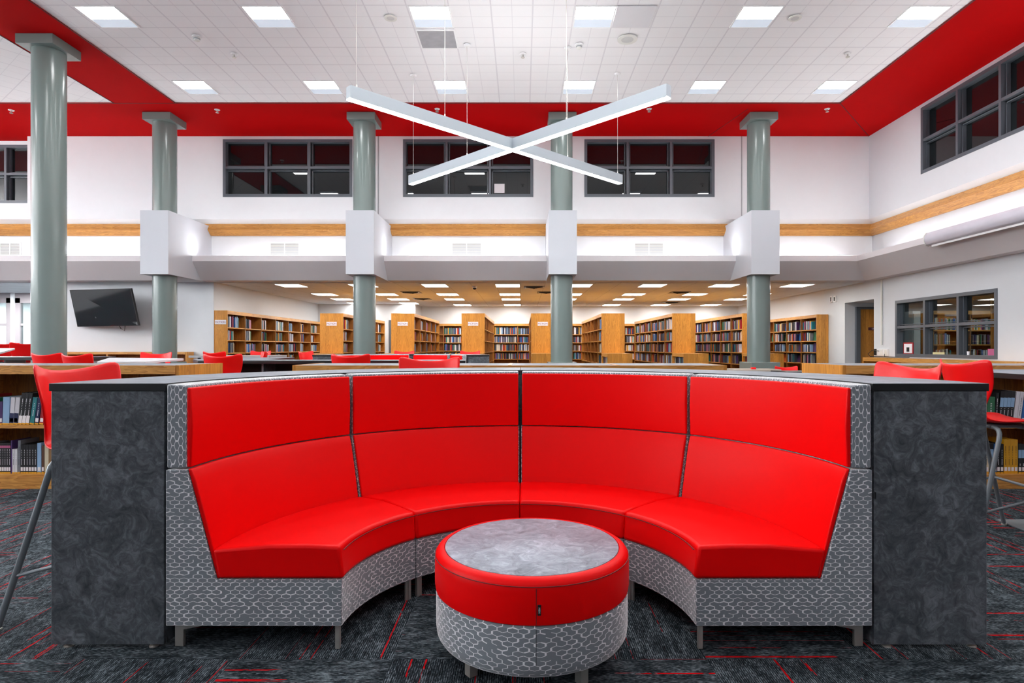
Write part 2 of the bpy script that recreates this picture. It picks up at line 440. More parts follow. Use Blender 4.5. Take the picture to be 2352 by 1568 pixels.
# recess behind the right wall with the staff door in its far side
m = MB().box(8.86, 10.4, 16.2, 16.3, 0, 2.6).box(8.86, 10.4, 14.76, 14.86, 0, 2.6).box(10.3, 10.4, 14.86, 16.2, 0, 2.6).box(8.86, 10.4, 14.76, 16.3, 2.40, 2.6)
struct('wall_right', m, MT['wallg'])
m = MB().box(-12.4, -7.78, 15.16, 15.36, 0, LZ); struct('wall_back', m, MT['wallg'])
m = MB().box(-7.98, -7.78, 15.36, 22.9, 0, LZ).box(-12.4, -12.2, 15.36, 18.3, 0, LZ); struct('wall_left', m, MT['wallg'])
m = MB()
for a, b, c, d in rects(-7.92, -4.08, 0, LZ, [(-5.08, -4.16, 0, 2.24)]): m.box(a, b, 22.9, 23.1, c, d)
m.box(-4.28, -4.08, 23.1, 24.2, 0, LZ).box(-4.28, 13, 24.2, 24.4, 0, LZ)
struct('wall_back', m, MT['wallg'])
m = MB().box(-21, 13, -7.1, -7, 0, CZ); struct('wall_front', m, plain('rear_wall_darkened', '74777c', .8))  # unseen wall, toned dark so little light bounces onto front faces
m = MB().box(-21.1, -21, -7, 25, 0, CZ+.1); struct('wall_left', m, MT['wall'])
# thin vertical wall joints
m = MB()
for x in (-3.61, 5.49): m.box(x-.012, x+.012, 15.062, 15.075, ZR, CZ-.002)
struct('trim_2', m, MT['vent'])

def off(prof, side):     # profiles are given for the back wall as (y, z); the right wall shares them turned by 90 degrees
    return prof if side == 'b' else [(8.68+(y-15.07), z) for y, z in prof]
P_SILL = [(15.072, ZR), (15.2, 4.323), (15.32, 4.323), (15.32, ZR+.02), (15.12, ZR+.02), (15.12, ZR+.001)]
P_RAIL = [(15.2, 4.322), (15.10, 4.163), (15.25, 4.038), (15.31, 4.038), (15.31, 4.322)]
P_SOF = [(15.34, 3.30), (14.5, 3.30), (14.5, 3.403), (14.4, 3.403), (14.4, 3.273), (14.8, 2.853), (15.34, 2.853)]
for nm, pr, mat, matr in (('trim_3', P_SILL, MT['wall'], MT['wall']), ('trim_4', P_RAIL, MT['oaktop'], MT['oaky']), ('trim_5', P_SOF, MT['soffit'], MT['soffit'])):
    struct(nm, MB().prism(off(pr, 'b'), -21, 8.95 if nm != 'trim_5' else 8.42, 'x'), mat)
    struct(nm, MB().prism([(p[0], p[1]) for p in off(pr, 'r')], -7, 15.34 if nm != 'trim_5' else 14.82, 'y'), matr)

# drywall boxes carrying the cove past the columns
CX = [-8.22, -3.63, .90, 5.425]; CY = 13.83
for i, c in enumerate(CX):
    struct('trim_6', MB().box(c-.315, c+.315, 13.43, 15.3, E+1.63, E+3.056), MT['boxw'])

def window(n, axis, u0, u1, v0, v1, at, ncol, nrow, depth, pane, inward, fw=.07, rowf=None, colw=None):
    """frame + panes; axis 'x' = window in the back wall (u = x), 'y' = in the right wall (u = y)"""
    f = MB()
    def bx(M_, a, b, c, d, lo, hi):
        if axis == 'x': M_.box(a, b, at+lo, at+hi, c, d)
        else: M_.box(at+lo, at+hi, a, b, c, d)
    for a, b, c, d in ((u0, u1, v0, v0+fw), (u0, u1, v1-fw, v1), (u0, u0+fw, v0+fw, v1-fw), (u1-fw, u1, v0+fw, v1-fw)): bx(f, a, b, c, d, -.012, depth+.05)
    us = [u0+(u1-u0)*i/ncol for i in range(1, ncol)] if colw is None else colw
    vs = [v0+(v1-v0)*i/nrow for i in range(1, nrow)] if rowf is None else [rowf]
    w = MB()
    for u in us: bx(f, u-fw*.42, u+fw*.42, v0+fw, v1-fw, -.008, depth+.05)
    for v in vs: bx(f, u0+fw, u1-fw, v-fw*.42, v+fw*.42, -.004, depth+.04)
    # glazing beads step in behind the face
    U = [u0]+us+[u1]; V = [v0]+vs+[v1]
    for a, b in zip(U, U[1:]):
        for c, d in zip(V, V[1:]):
            e = fw*.75
            bx(f, a+e, a+e+.02, c+e, d-e, depth*.5, depth+.03); bx(f, b-e-.02, b-e, c+e, d-e, depth*.5, depth+.03); bx(f, a+e, b-e, d-e-.02, d-e, depth*.5, depth+.03); bx(f, a+e, b-e, c+e, c+e+.012, depth*.5, depth+.03)
    fo = struct('window_%d' % n, f, MT['frame'])
    for a, b in zip(U, U[1:]):
        for c, d in zip(V, V[1:]):
            q = MB(); bx(q, a+.03, b-.03, c+.03, d-.03, depth+.005, depth+.012); q.build('window_pane', pane, fo)
    return fo
wn = 1
for x0, x1 in BW: window(wn, 'x', x0, x1, WZ0, WZ1, 15.07, 3, 2, .12, MT['gdark'], 0, rowf=E+(797-383)*15.07/F-.02); wn += 1
window(wn, 'x', -15.6, -12.42, WZ0-.07, WZ1-.02, 15.42, 3, 2, .12, MT['gdark'], 0, colw=[-14.33, -13.25]); wn += 1
for y0, y1 in RW: window(wn, 'y', y0, y1, WZ0, WZ1, 8.68, 3, 2, .13, MT['gdark'], 0); wn += 1
window(wn, 'y', 10.99, 14.0, .99, 2.29, 8.68, 3, 2, .12, MT['gclear'], 0, rowf=1.67); wn += 1
# office behind the lower window
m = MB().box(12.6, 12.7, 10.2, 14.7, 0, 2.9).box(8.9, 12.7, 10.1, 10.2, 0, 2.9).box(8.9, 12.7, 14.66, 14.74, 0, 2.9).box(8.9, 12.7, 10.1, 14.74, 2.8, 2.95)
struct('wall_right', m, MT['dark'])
# staff door
d = struct('door_1', MB().box(9.07, 10.25, 16.165, 16.195, 0, 2.23), MT['oak'])
MB().box(8.95, 9.06, 16.12, 16.2, 0, 2.29).box(9.06, 10.3, 16.12, 16.2, 2.23, 2.29).build('door_frame', MT['frame'], d)
pl = MB().box(9.29, 9.75, 16.15, 16.165, 1.665, 1.745).build('door_plate', MT['plum'], d)
text_mesh('door_plate_lettering', 'STAFF R', .065, MT['paper'], pl, Matrix.Translation((9.49, 16.149, 1.703)) @ Matrix.Rotation(PI/2, 4, 'X'))
d = struct('door_2', MB().box(-5.0, -4.16, 22.96, 23.0, 0, 2.20), MT['oak'])
MB().box(-5.08, -5.0, 22.88, 23.0, 0, 2.24).box(-5.0, -4.16, 22.88, 23.0, 2.17, 2.24).build('door_frame', MT['frame'], d)
# glazed front at the far left, a lit corridor beyond
f = MB()
for a, b in ((-16.2, -16.05), (-15.62, -15.45), (-15.35, -15.20), (-14.0, -13.85), (-12.6, -12.4)): f.box(a, b, 18.2, 18.32, 0, 2.7)
f.box(-21, -15.45, 18.2, 18.32, 2.55, LZ).box(-15.35, -12.4, 18.2, 18.32, 2.55, LZ).box(-21, -15.45, 18.22, 18.3, 1.86, 1.93).box(-15.2, -12.4, 18.22, 18.3, 1.86, 1.93)
fo = struct('window_%d' % wn, f, plain('storefront_frame_pale', '9a9498', .4)); wn += 1
MB().box(-21, -15.62, 18.25, 18.26, 0, 2.55).build('window_pane', MT['gclear'], fo); MB().box(-15.2, -12.6, 18.25, 18.26, 0, 2.55).build('window_pane', MT['gclear'], fo)
struct('wall_left', MB().box(-15.45, -15.35, 18.15, 18.35, 0, LZ), MT['wall'])
struct('wall_left', MB().box(-21, -12.2, 20.6, 20.7, 0, LZ), MT['wall'])

# ================================================================== LIGHTS OF THE ROOM AND ADDED FILL
LX = [.865+2.6*k for k in range(-3, 3)]
LY = {0: 9.35, 1: 11.97}
def ceiling_light(x, y, label):
    r = empty('ceiling_light', (x, y, CZ), 0, label, 'ceiling light', 'square ceiling lights in the tiled ceiling')
    a = .60
    MB().box(-.02, a+.02, -.02, 0, .004, .016).box(-.02, a+.02, a, a+.02, .004, .016).box(-.02, 0, 0, a, .004, .016).box(a, a+.02, 0, a, .004, .016).build('frame', MT['white'], r)
    MB().box(0, a, 0, a*.60, .009, .0148).build('lens', MT['lens'], r)
    MB().box(0, a, a*.60, a, .009, .0148).build('basket', MT['lens2'], r)
for k, (row, y) in enumerate(LY.items()):
    for i, x in enumerate(LX):
        which = ('leftmost', 'second from left', 'third from left', 'third from right', 'second from right', 'rightmost')[i]
        ceiling_light(x-.02, y, f"square lit ceiling light, {which} of the {'nearer' if k == 0 else 'farther'} row in the white tiles")
def area(name, x, y, z, sx, sy, P, rot=(0, 0, 0), col=(1, 1, 1)):
    l = bpy.data.lights.new(name, 'AREA'); l.shape = 'RECTANGLE'; l.size = sx; l.size_y = sy; l.energy = P; l.color = col
    o = bpy.data.objects.new(name, l); COL.objects.link(o); o.location = (x, y, z); o.rotation_euler = rot; return o
for k in range(3):                                   # the same lights over and behind the camera, outside the frame
    for x in LX: area('ceiling_lamp', x+.3, 7.05-2.62*k, CZ-.01, .6, .6, (14., 12., 5.)[k])
for x in (-12.2, -15.8, -19.):
    for y in (-2., 2.5, 7.): area('ceiling_lamp', x, y, CZ-.01, .6, 1.2, 26.)  # lamps added over the left ceiling, out of view
TX = [-6.45, -4.54, -2.63, -.70, 1.20, 3.14, 5.04, 6.98]; TY = [15.65, 18.35, 20.2, 22.95]
for i, x in enumerate(TX):
    for j, y in enumerate(TY):
        if j == 3 and x < -4: y = 22.1
        which = ('first', 'second', 'third', 'fourth', 'fifth', 'sixth', 'seventh', 'eighth')[i]
        r = empty('recessed_troffer', (x, y, LZ), 0, f"flat lit panel in low library ceiling, {which} column from left, {('nearest', 'second', 'third', 'farthest')[j]} row", 'ceiling light', 'flat panels in the low library ceiling')
        MB().box(-.02, .64, -.02, 0, -.01, 0).box(-.02, .64, .7, .72, -.01, 0).box(-.02, 0, 0, .7, -.01, 0).box(.62, .64, 0, .7, -.01, 0).build('frame', MT['white'], r)
        MB().box(0, .62, 0, .70, -.006, 0).build('lens', MT['lenslow'], r)
for i in range(3): area('corridor_lamp', -18+2.4*i, 19.5, 2.75, 1.2, .3, 60.)
for x in (-18.5, -14.6):
    area('storefront_fill_lamp', x, 16.9, 2.83, .6, 1.0, 50.)  # added lamps, lighten the low ceiling before the glazed front
# cove tubes lie behind the lip
segs = [(-12.2, -8.6), (-7.1, -4.05), (-2.75, .0), (1.9, 4.5), (5.8, 8.1)]
for i, (a, b) in enumerate(segs):
    o = empty('cove_light', ((a+b)/2, 14.7, 3.302), 0, f"hidden white cove light behind the ledge lip, {ordn(i)} bay from left", 'cove light', 'cove lights behind the ledge'); h_ = (b-a)/2
    MB().box(-h_, h_, -.03, .03, 0, .05).build('tube', MT['cove'], o); MB().box(-h_, h_, -.15, .11, .125, .135).box(-h_, h_, -.15, -.14, 0, .125).build('added_light_shield', MT['white'], o)  # added shield over the tube keeps its light off the rail
o = empty('cove_light', (8.31, 4., 3.302), PI/2, 'long hidden cove light behind the ledge lip along the right wall', 'cove light', 'cove lights behind the ledge')
MB().box(-10.4, 10.4, -.03, .03, 0, .05).build('tube', MT['cove'], o); MB().box(-10.4, 10.4, -.11, .15, .125, .135).box(-10.4, 10.4, .14, .15, 0, .125).build('added_light_shield', MT['white'], o)  # same added shield along the right wall tube
# added lamps without fittings, hidden behind the lip, brighten ceiling and upper walls
area('ceiling_fill_lamp', 8.16, 4., 3.41, .12, 20., 70., (0, math.radians(135), 0))
for a, b in ((-12.2, -8.6), (-7.8, -4.0), (-3.2, .5), (1.3, 5.0), (5.8, 7.9)): area('ceiling_fill_lamp', (a+b)/2, 14.55, 3.41, b-a, .12, 3.6*(b-a), (math.radians(225), 0, 0))
# unseen lamps added along the two outer walls to lift the ceiling
for (x, y, sx, sy) in ((-6., -6.4, 24., .3), (-20.4, 4., .3, 20.)):
    area("room_fill_lamp", x, y, 3.45, sx, sy, (260. if sx > sy else 800.), (PI, 0, 0))

# pendant: two long bars crossing
PC = Vector((-.165, 9.68, E+3.17)); HB = .165
pend = empty('cross_pendant_light', PC, 0, 'large white X-shaped linear pendant light hung on thin wires below the tiled ceiling', 'pendant light')
ends = [((-2.225, 7.69), (1.90, 11.68)), ((1.86, 7.65), (-2.18, 11.74))]
def barat(e, t): return Vector((e[0][0]+(e[1][0]-e[0][0])*t, e[0][1]+(e[1][1]-e[0][1])*t, PC.z))
for k, e in enumerate(ends):
    a, b = Vector((*e[0], 0)), Vector((*e[1], 0)); L = (b-a).length; ang = math.atan2(b.y-a.y, b.x-a.x); c = (a+b)/2-Vector((PC.x, PC.y, 0))
    M_ = Matrix.Translation((c.x, c.y, 0)) @ Matrix.Rotation(ang, 4, 'Z')
    dz = 0.0015*k
    MB().box(-L/2, L/2, -.055, .055, .012+dz, HB+dz).box(-L/2, L/2, -.055, -.049, 0+dz, .012+dz).box(-L/2, L/2, .049, .055, 0+dz, .012+dz).build('housing', MT['barbody'], pend, M=M_)
    MB().box(-L/2+.1, L/2-.1, -.04, .04, HB+dz, HB+.004+dz).build('ceiling_fill_strip', MT['topfill'], pend, M=M_)
    MB().box(-L/2+.004, L/2-.004, -.048, .048, -.006+dz, .010+dz).build('lens', MT['bar'], pend, M=M_)
for e, t, can in ((0, .02, 0), (0, .266, 0), (0, .733, 1), (0, .985, 1), (1, .05, 0), (1, .30, 0), (1, .70, 1), (1, .985, 1)):
    if (e, t) == (1, .05): continue
    p = barat(ends[e], t)-PC
    MB().tube([(p.x, p.y, HB), (p.x, p.y, CZ-PC.z)], .003, 6).tube([(p.x, p.y, HB), (p.x, p.y, HB+.05)], .01, 8).build('suspension_wire', MT['steel'], pend)
    if can: MB().lathe([(0, CZ-PC.z-.03), (.05, CZ-PC.z-.03), (.06, CZ-PC.z), (0, CZ-PC.z)], 16, cx=p.x, cy=p.y).build('canopy', MT['white'], pend)

# small things in the ceiling
def at(x, y, h):                                     # point of height h above the eye that the photo shows at pixel x, y
    Z = F*h/(797-y); return (x-1200)/F*Z, Z
def disc(name, x, y, r, label, cat, kind='speaker', z=CZ):
    r_ = empty(name, (x, y, z), 0, label, cat)
    if kind == 'speaker':
        MB().lathe([(0, 0), (r, 0), (r, -.012), (r*.62, -.012)], 28).build('rim', MT['offw'], r_)
        MB().lathe([(r*.62, -.010), (0, -.016)], 28).build('grille', plain('speaker_grille', 'cfcfcc', .7), r_)
    elif kind == 'smoke':
        MB().lathe([(0, 0), (r, 0), (r, -.02), (r*.75, -.025)], 24).build('base', MT['white'], r_)
        MB().lathe([(r*.75, -.02), (r*.6, -.07), (r*.3, -.08), (0, -.08)], 24).build('sensor_chamber', MT['offw'], r_)
        MB().lathe([(r*.72, -.035), (r*.66, -.055)], 24).build('vent_band', MT['vent'], r_)
    else:
        MB().lathe([(0, 0), (r, 0), (r*.8, -.015), (0, -.015)], 20).build('escutcheon', MT['white'], r_)
        MB().tube([(0, 0, -.01), (0, 0, -.06)], .012, 8).lathe([(0, -.06), (.035, -.06), (.035, -.068), (0, -.068)], 12).build('nozzle', MT['steel'], r_)
    return r_
for (px, py, r, lb) in ((897, 41, .10, 'round ceiling speaker left of the grey diffuser panel'), (1826, 41, .10, 'round ceiling speaker near the right end of the tiled ceiling'),
                        (1441, 90, .17, 'wide round ceiling speaker with pale ring below the blank panel')):
    x, y = at(px, py, 5.28); disc('ceiling_speaker', x, y, r, lb, 'speaker')
for (px, py, lb) in ((452, 84, 'white smoke detector on the tiled ceiling at the left'), (1330, 102, 'white smoke detector beside the wide round speaker')):
    x, y = at(px, py, 5.28); disc('smoke_detector', x, y, .075, lb, 'smoke detector', 'smoke')
for (px, py, lb) in ((538, 124, 'small sprinkler head in the white tiles at the left'), (1201, 124, 'small sprinkler head in the white tiles above the crossing bars'), (1947, 123, 'small sprinkler head in the white tiles at the right'),
                     (26, 253, 'white sprinkler head on red border left of the large column'), (499, 252, 'white sprinkler head on red border above the left window'), (1004, 250, 'white sprinkler head on red border above the middle window'),
                     (1491, 250, 'white sprinkler head on red border above the right window'), (1900, 250, 'white sprinkler head on red border at the right corner')):
    x, y = at(px, py, 5.28); disc('sprinkler_head', x, y, .06, lb, 'sprinkler', 'spr')
x, y = at(962, 108, 5.28)
r = empty('ceiling_air_diffuser', (-1.76, 10.03, CZ), 0, 'square grey perforated air diffuser below a ceiling light', 'air diffuser')
MB().box(0, .61, 0, .58, -.008, .012).build('perforated_face', MT['perf'], r); MB().box(-.02, .63, -.02, 0, -.012, .012).box(-.02, .63, .58, .60, -.012, .012).box(-.02, 0, 0, .58, -.012, .012).box(.61, .63, 0, .58, -.012, .012).build('frame', MT['white'], r)
o = MB().box(1.47, 2.09, 9.32, 9.93, CZ-.006, CZ+.01).build('ceiling_access_panel', plain('access_panel', 'e2e1e4', .6, var=.01), bevel=.003); setp(o, 'blank square white panel beside a light in the tiled ceiling', 'access panel')
for i, (px, py) in enumerate(((1227, 659), (1560, 671), (1540, 694), (1255, 671), (945, 671), (970, 686))):
    x, y = at(px, py, 1.64)
    r = empty('library_air_diffuser', (x, y, LZ), 0, f"dark slotted air vent in low library ceiling, {['between third and fourth lit columns', 'nearer one right of centre', 'farther one right of centre', 'beside the centre column', 'left of centre nearer', 'left of centre farther'][i]}", 'air vent', 'vents in low library ceiling')
    MB().box(-.28, .28, -.28, .28, -.012, 0).build('frame', MT['frame'], r)
    q = MB()
    for k in range(5): q.box(-.22+.05*k, .22-.05*k, -.22+.1*k, -.17+.1*k, -.03, -.012)
    q.build('slats', MT['dark'], r)
x, y = at(1090, 657, 1.64)
r = empty('dome_camera', (x, y, LZ), 0, 'small white dome camera with dark lens under low library ceiling', 'camera')
MB().lathe([(0, .01), (.07, .01), (.07, -.04), (.05, -.05)], 20).build('housing', MT['offw'], r); MB().lathe([(.05, -.045), (.04, -.085), (0, -.10)], 20).build('dome', MT['tvs'], r)
# air grilles in the cove wall
for i, (a, b) in enumerate(((-13.27, -12.78), (-6.40, -5.69), (-1.78, -1.06), (2.86, 3.57))):
    r = empty('wall_air_grille', ((a+b)/2, 15.3, E+2.34), 0, ('white wall grille left of the large column', 'white wall grille above the ledge below the left window', 'white wall grille above the ledge below the middle window', 'white wall grille above the ledge below the right window')[i], 'air grille', 'grilles on the cove wall')
    w = (b-a)/2
    MB().box(-w-.03, w+.03, -.012, 0, -.03, 0).box(-w-.03, w+.03, -.012, 0, .29, .33).box(-w-.03, -w, -.012, 0, 0, .29).box(w, w+.03, -.012, 0, 0, .29).box(-.012, .012, -.012, 0, 0, .29).build('frame', MT['white'], r)
    q = MB()
    for k in range(10): q.box(-w, w, -.010, -.002, .006+.029*k, .018+.029*k)
    q.build('louvers', MT['offw'], r); MB().box(-w, w, -.0015, 0, 0, .29).build('duct_back', MT['vent'], r)

# columns
def column(x, y, label, base=True):
    r = empty('round_column', (x, y, 0), 0, label, 'column', 'round columns')
    MB().lathe([(0, .001), (.25, .001), (.25, CZ-.165), (0, CZ-.165)], 64).build('shaft', MT['colm'], r)
    MB().box(-.315, .315, -.33, .33, CZ-.165, CZ-.001).build('cap_plate', MT['colm'], r, bevel=.004)
    if base: MB().box(-.32, .32, -.42, .33, 0, E-.34).build('plinth', MT['colm'], r, bevel=.006)
column(-8.22, 10.45, 'large grey-green round column nearest the left side of the photo', False)
for i, c in enumerate(CX): column(c, CY, ('grey-green round column beside the wall-mounted screen', 'grey-green round column behind the round sofa, left of the crossing lights', 'grey-green round column behind the sofa centre right', 'grey-green round column with square plinth at the right')[i])

# ================================================================== ROUND SOFA AND ITS COUNTER
RC = Vector((-.014, 2.40, 0))
def sofa_module(ang, label, loc, sc=(1, 1, 1), group='red sofa sections set in a half ring'):
    """a 45 degree section; local +x points outwards, origin in the section's centre on the floor"""
    R0 = 1.06
    r = empty('curved_sofa_section', (loc.x+R0*math.cos(ang)*sc[0], loc.y+R0*math.sin(ang)*sc[1], 0), ang, label, 'sofa', group)
    T = Matrix.Translation((-R0, 0, 0)); h = PI/8
    def seg(prof, gap, name, mat, bev=.012, sg=3, **kw):
        m_ = MB().arc(prof, -h+gap, h-gap, 14, **kw)
        return m_.build(name, mat, r, bevel=bev, seg=sg, M=T)
    seg([(.708, .098), (1.413, .098), (1.413, .722), (1.328, .722), (1.210, .284), (.708, .284)], .004, 'base', MT['hex'], .004, 2)
    seat = seg([(.700, .288), (1.203, .288), (1.226, .405), (1.0, .424), (.84, .424), (.715, .418)], .0012, 'seat_cushion', MT['vinyl'], .014, 3)
    MB().arc([(.7005, .403), (.697, .403), (.697, .406), (.7005, .406)], -h+.004, h-.004, 14).build('seam', MT['seam'], seat, M=T)
    seg([(1.328, .726), (1.210, .286), (1.198, .286), (1.248, .50), (1.296, .68), (1.314, .724)], .009, 'back_cushion', MT['vinyl'], .0055, 3)
    seg([(1.413, .728), (1.413, 1.064), (1.332, 1.059), (1.332, .728)], .009, 'headrest_shell', MT['hex'], .007, 3, swap=True)
    seg([(1.332, .731), (1.332, 1.050), (1.318, 1.050), (1.309, .90), (1.315, .731)], .009, 'headrest_cushion', MT['vinyl'], .006, 3)
    for sgn in (-1, 1):
        a = sgn*(h-.035)
        for rr, outer in ((1.375, True), (.73, False)):
            Mx = T @ Matrix.Rotation(a, 4, 'Z') @ Matrix.Translation((rr, 0, 0))
            if outer: pr = [(.022, .0), (.022, .098), (-.13, .098), (-.13, .092), (-.014, .068), (-.014, .0)]
            else: pr = [(-.010, .0), (-.010, .098), (.010, .098), (.010, .0)]
            MB().prism(pr, -.008, .008, 'y').prism([(p[0]*.9, p[1]) for p in ((-.006, 0), (.006, 0), (.006, .098), (-.006, .098))], -.022*sgn, 0, 'y').build('leg', MT['steel'], r, bevel=.002, M=Mx)
    if sc != (1, 1, 1): r.scale = sc
    return r
names = ['red curved sofa section at the right end of the half ring', 'red curved sofa section right of the centre seam', 'red curved sofa section left of the centre seam', 'red curved sofa section at the left end of the half ring']
for i in range(4): sofa_module(PI/8+i*PI/4, names[i], RC)

e = bpy.data.objects['curved_sofa_section']
o = MB().box(1.396, 1.402, 2.385, 2.400, .612, .638).build('maker_tag', MT['black']); o.parent = e
o.matrix_parent_inverse = (Matrix.Translation(e.location) @ Matrix.Rotation(PI/8, 4, 'Z')).inverted()

def counter(loc, label, sc=(1, 1, 1), rot=0.):
    r = empty('curved_counter', loc, rot, label, 'counter')
    r.scale = sc
    for i in range(4):
        MB().arc([(1.425, 1.036), (1.895, 1.036), (1.895, 1.067), (1.425, 1.067)], i*PI/4+.0005, (i+1)*PI/4-.0005, 20, m=0, mids=[0, 0, 1, 0]).build('counter_top', [MT['black'], MT['lamtop']], r, bevel=.0015)
    MB().arc([(1.43, .014), (1.452, .014), (1.452, 1.036), (1.43, 1.036)], .012, PI-.012, 56).build('inner_panel', MT['lam'], r)
    for s in (-1, 1):
        x0, x1 = (1.432, 1.888) if s > 0 else (-1.888, -1.432)
        MB().box(x0, x1, .004, .034, .013, 1.036).build('end_panel', MT['lam'], r, bevel=.002)
        for xx in (x0+.06, x1-.05): MB().lathe([(0, 0), (.018, 0), (.018, .004), (.007, .009), (.007, .014), (0, .014)], 14, cx=xx, cy=.02).build('leveling_foot', MT['steel'], r)
    for a in (PI/4, PI/2, 3*PI/4):
        Mx = Matrix.Rotation(a, 4, 'Z'); MB().box(1.455, 1.83, -.012, .012, .0, 1.036).build('support_panel', MT['lam'], r, M=Mx)
    return r
counter(Vector((RC.x, 2.424, 0)), 'curved charcoal standing counter wrapping round the back of the red sofa')

# round ottoman table
ot = empty('round_ottoman_table', (.037, 2.405, 0), 0, 'round red vinyl ottoman with grey marbled top and hexagon fabric base', 'ottoman')
MB().lathe([(0, .268), (.366, .268), (.379, .276), (.383, .30), (.383, .385), (.380, .408), (.372, .422), (.358, .430), (.347, .430), (.344, .424), (0, .424)], 96).build('red_band', MT['vinyl'], ot)
MB().lathe([(0, .424), (.343, .424), (.343, .4295), (.341, .431), (0, .431)], 96).build('table_top', MT['lamgrey'], ot, auto=50)
MB().lathe([(0, .084), (.335, .084), (.362, .092), (.374, .11), (.378, .14), (.378, .262), (.370, .270), (0, .270)], 96).build('base', MT['hex'], ot)
MB().lathe([(.3815, .404), (.3835, .4045), (.3835, .4065), (.3812, .407)], 96).build('seam', MT['seam'], ot)
a = math.radians(-88.6)
MB().tube([(.3832*math.cos(a), .3832*math.sin(a), z) for z in (.275, .30, .35, .40)], .0013, 6).build('side_seam', MT['seam'], ot)
MB().tube([(.3782*math.cos(a), .3782*math.sin(a), z) for z in (.262, .22, .18, .14)], .0012, 6).build('side_seam', MT['seam2'], ot)
Mx = Matrix.Rotation(a+.012, 4, 'Z') @ Matrix.Translation((.3835, 0, 0))
tg = MB().box(0, .0035, .0, .011, .312, .348).build('maker_tag', MT['black'], ot, M=Mx, bevel=.0008)
text_mesh('tag_lettering', 'MiEN', .0085, MT['paper'], tg, Mx @ Matrix.Translation((.0037, .0055, .330)) @ Matrix.Rotation(PI/2, 4, 'Z') @ Matrix.Rotation(PI/2, 4, 'X') @ Matrix.Rotation(-PI/2, 4, 'Z'), .0003)
for i in range(4):
    a = math.radians(38+90*i); Mx = Matrix.Rotation(a, 4, 'Z')
    MB().box(.27, .305, -.018, .018, 0, .086).build('leg', MT['steel'], ot, M=Mx, bevel=.002)

# ================================================================== STOOLS
def make_stool(mats=None, h=0.):
    """seat faces local +y, back at -y"""
    r = empty('bar_stool', (0, 0, 0), 0)
    prof = [(.215, .735, .205), (.20, .752, .215), (.14, .758, .222), (.06, .752, .224), (-.02, .746, .222), (-.09, .746, .214), (-.145, .756, .20),
            (-.185, .785, .185), (-.205, .835, .182), (-.215, .895, .20), (-.222, .955, .222), (-.232, 1.02, .236), (-.243, 1.075, .242), (-.250, 1.105, .240)]
    nu, nv = 14, len(prof)
    bm = bmesh.new(); G = []
    for j, (y, z, w) in enumerate(prof):
        row = []
        back = max(0., min(1., (j-6)/4))
        for i in range(nu+1):
            s = -1+2*i/nu
            cy = .088*back*s*s; cz = (1-back)*.018*abs(s)**3
            top = max(0., (j-9)/4)
            cz += .050*top*(abs(s)**2.2)-.008*top*max(0, abs(s)-.88)/.12*2.2
            xx = s*w*(1-.012*top*(abs(s) > .99))
            row.append(bm.verts.new((xx, y+cy, z+cz)))
        G.append(row)
    for j in range(nv-1):
        for i in range(nu): bm.faces.new((G[j][i], G[j][i+1], G[j+1][i+1], G[j+1][i]))
    bmesh.ops.recalc_face_normals(bm, faces=bm.faces)
    me = bpy.data.meshes.new('seat_shell'); bm.to_mesh(me); bm.free(); me.materials.append(MT['shell'])
    for p in me.polygons: p.use_smooth = True
    o = bpy.data.objects.new('seat_shell', me); COL.objects.link(o); o.parent = r
    md = o.modifiers.new('th', 'SOLIDIFY'); md.thickness = .013; md.offset = 0
    md = o.modifiers.new('sub', 'SUBSURF'); md.levels = 1; md.render_levels = 1
    MB().box(-.15, .15, -.13, .15, .716, .738).build('seat_bracket', MT['legs'], r, bevel=.01)
    for sx in (-1, 1):
        for sy in (-1, 1):
            MB().tube([(sx*.05, sy*.085, .724), (sx*.165, sy*.092, .722), (sx*.197, sy*.095, .713), (sx*.214, sy*.100, .690), (sx*.220, sy*.107, .655), (sx*.245, sy*.175, .40), (sx*.285, sy*.283, .012)], .0135, 12).build('leg', MT['legs'], r)
            MB().lathe([(0, 0), (.017, 0), (.017, .008), (.008, .016), (0, .016)], 12, cx=sx*.286, cy=sy*.285).build('foot_glide', MT['steel'], r)
    def lp(z): t = (z-.40)/(.012-.40); return .245+.04*t, .175+.108*t
    x3, y3 = lp(.335); x2, y2 = lp(.225)
    MB().tube([(-x3, y3, .335), (x3, y3, .335)], .009, 10).build('footrest', MT['legs'], r)
    for q in (-1, 1): MB().tube([(q*x2, -y2, .225), (q*x3, y3, .335)], .008, 10).build('side_rung', MT['legs'], r)
    return r
stool0 = make_stool(); used = [False]
def stool(x, y, face, label, group='red shell bar stools', scale=1., z=0.):
    """face = world angle the sitter looks towards"""
    r = stool0 if not used[0] else copy_tree(stool0)
    used[0] = True
    r.location = (x, y, z); r.rotation_euler = (0, 0, face-PI/2); r.scale = (scale,)*3
    setp(r, label, 'stool', group); return r
stool(-1.935, 2.83, math.radians(-7), 'red bar stool tucked at the left outside end of the curved counter')
stool(1.79, 3.05, math.radians(184), 'red bar stool tucked behind the right end of the curved counter')
stool(2.99, 3.84, math.radians(-3), 'red bar stool seen from the side at the far right, by the dark table')
stool(-.72, 4.53, math.radians(-88), 'red bar stool behind the middle of the curved counter, facing the sofa')

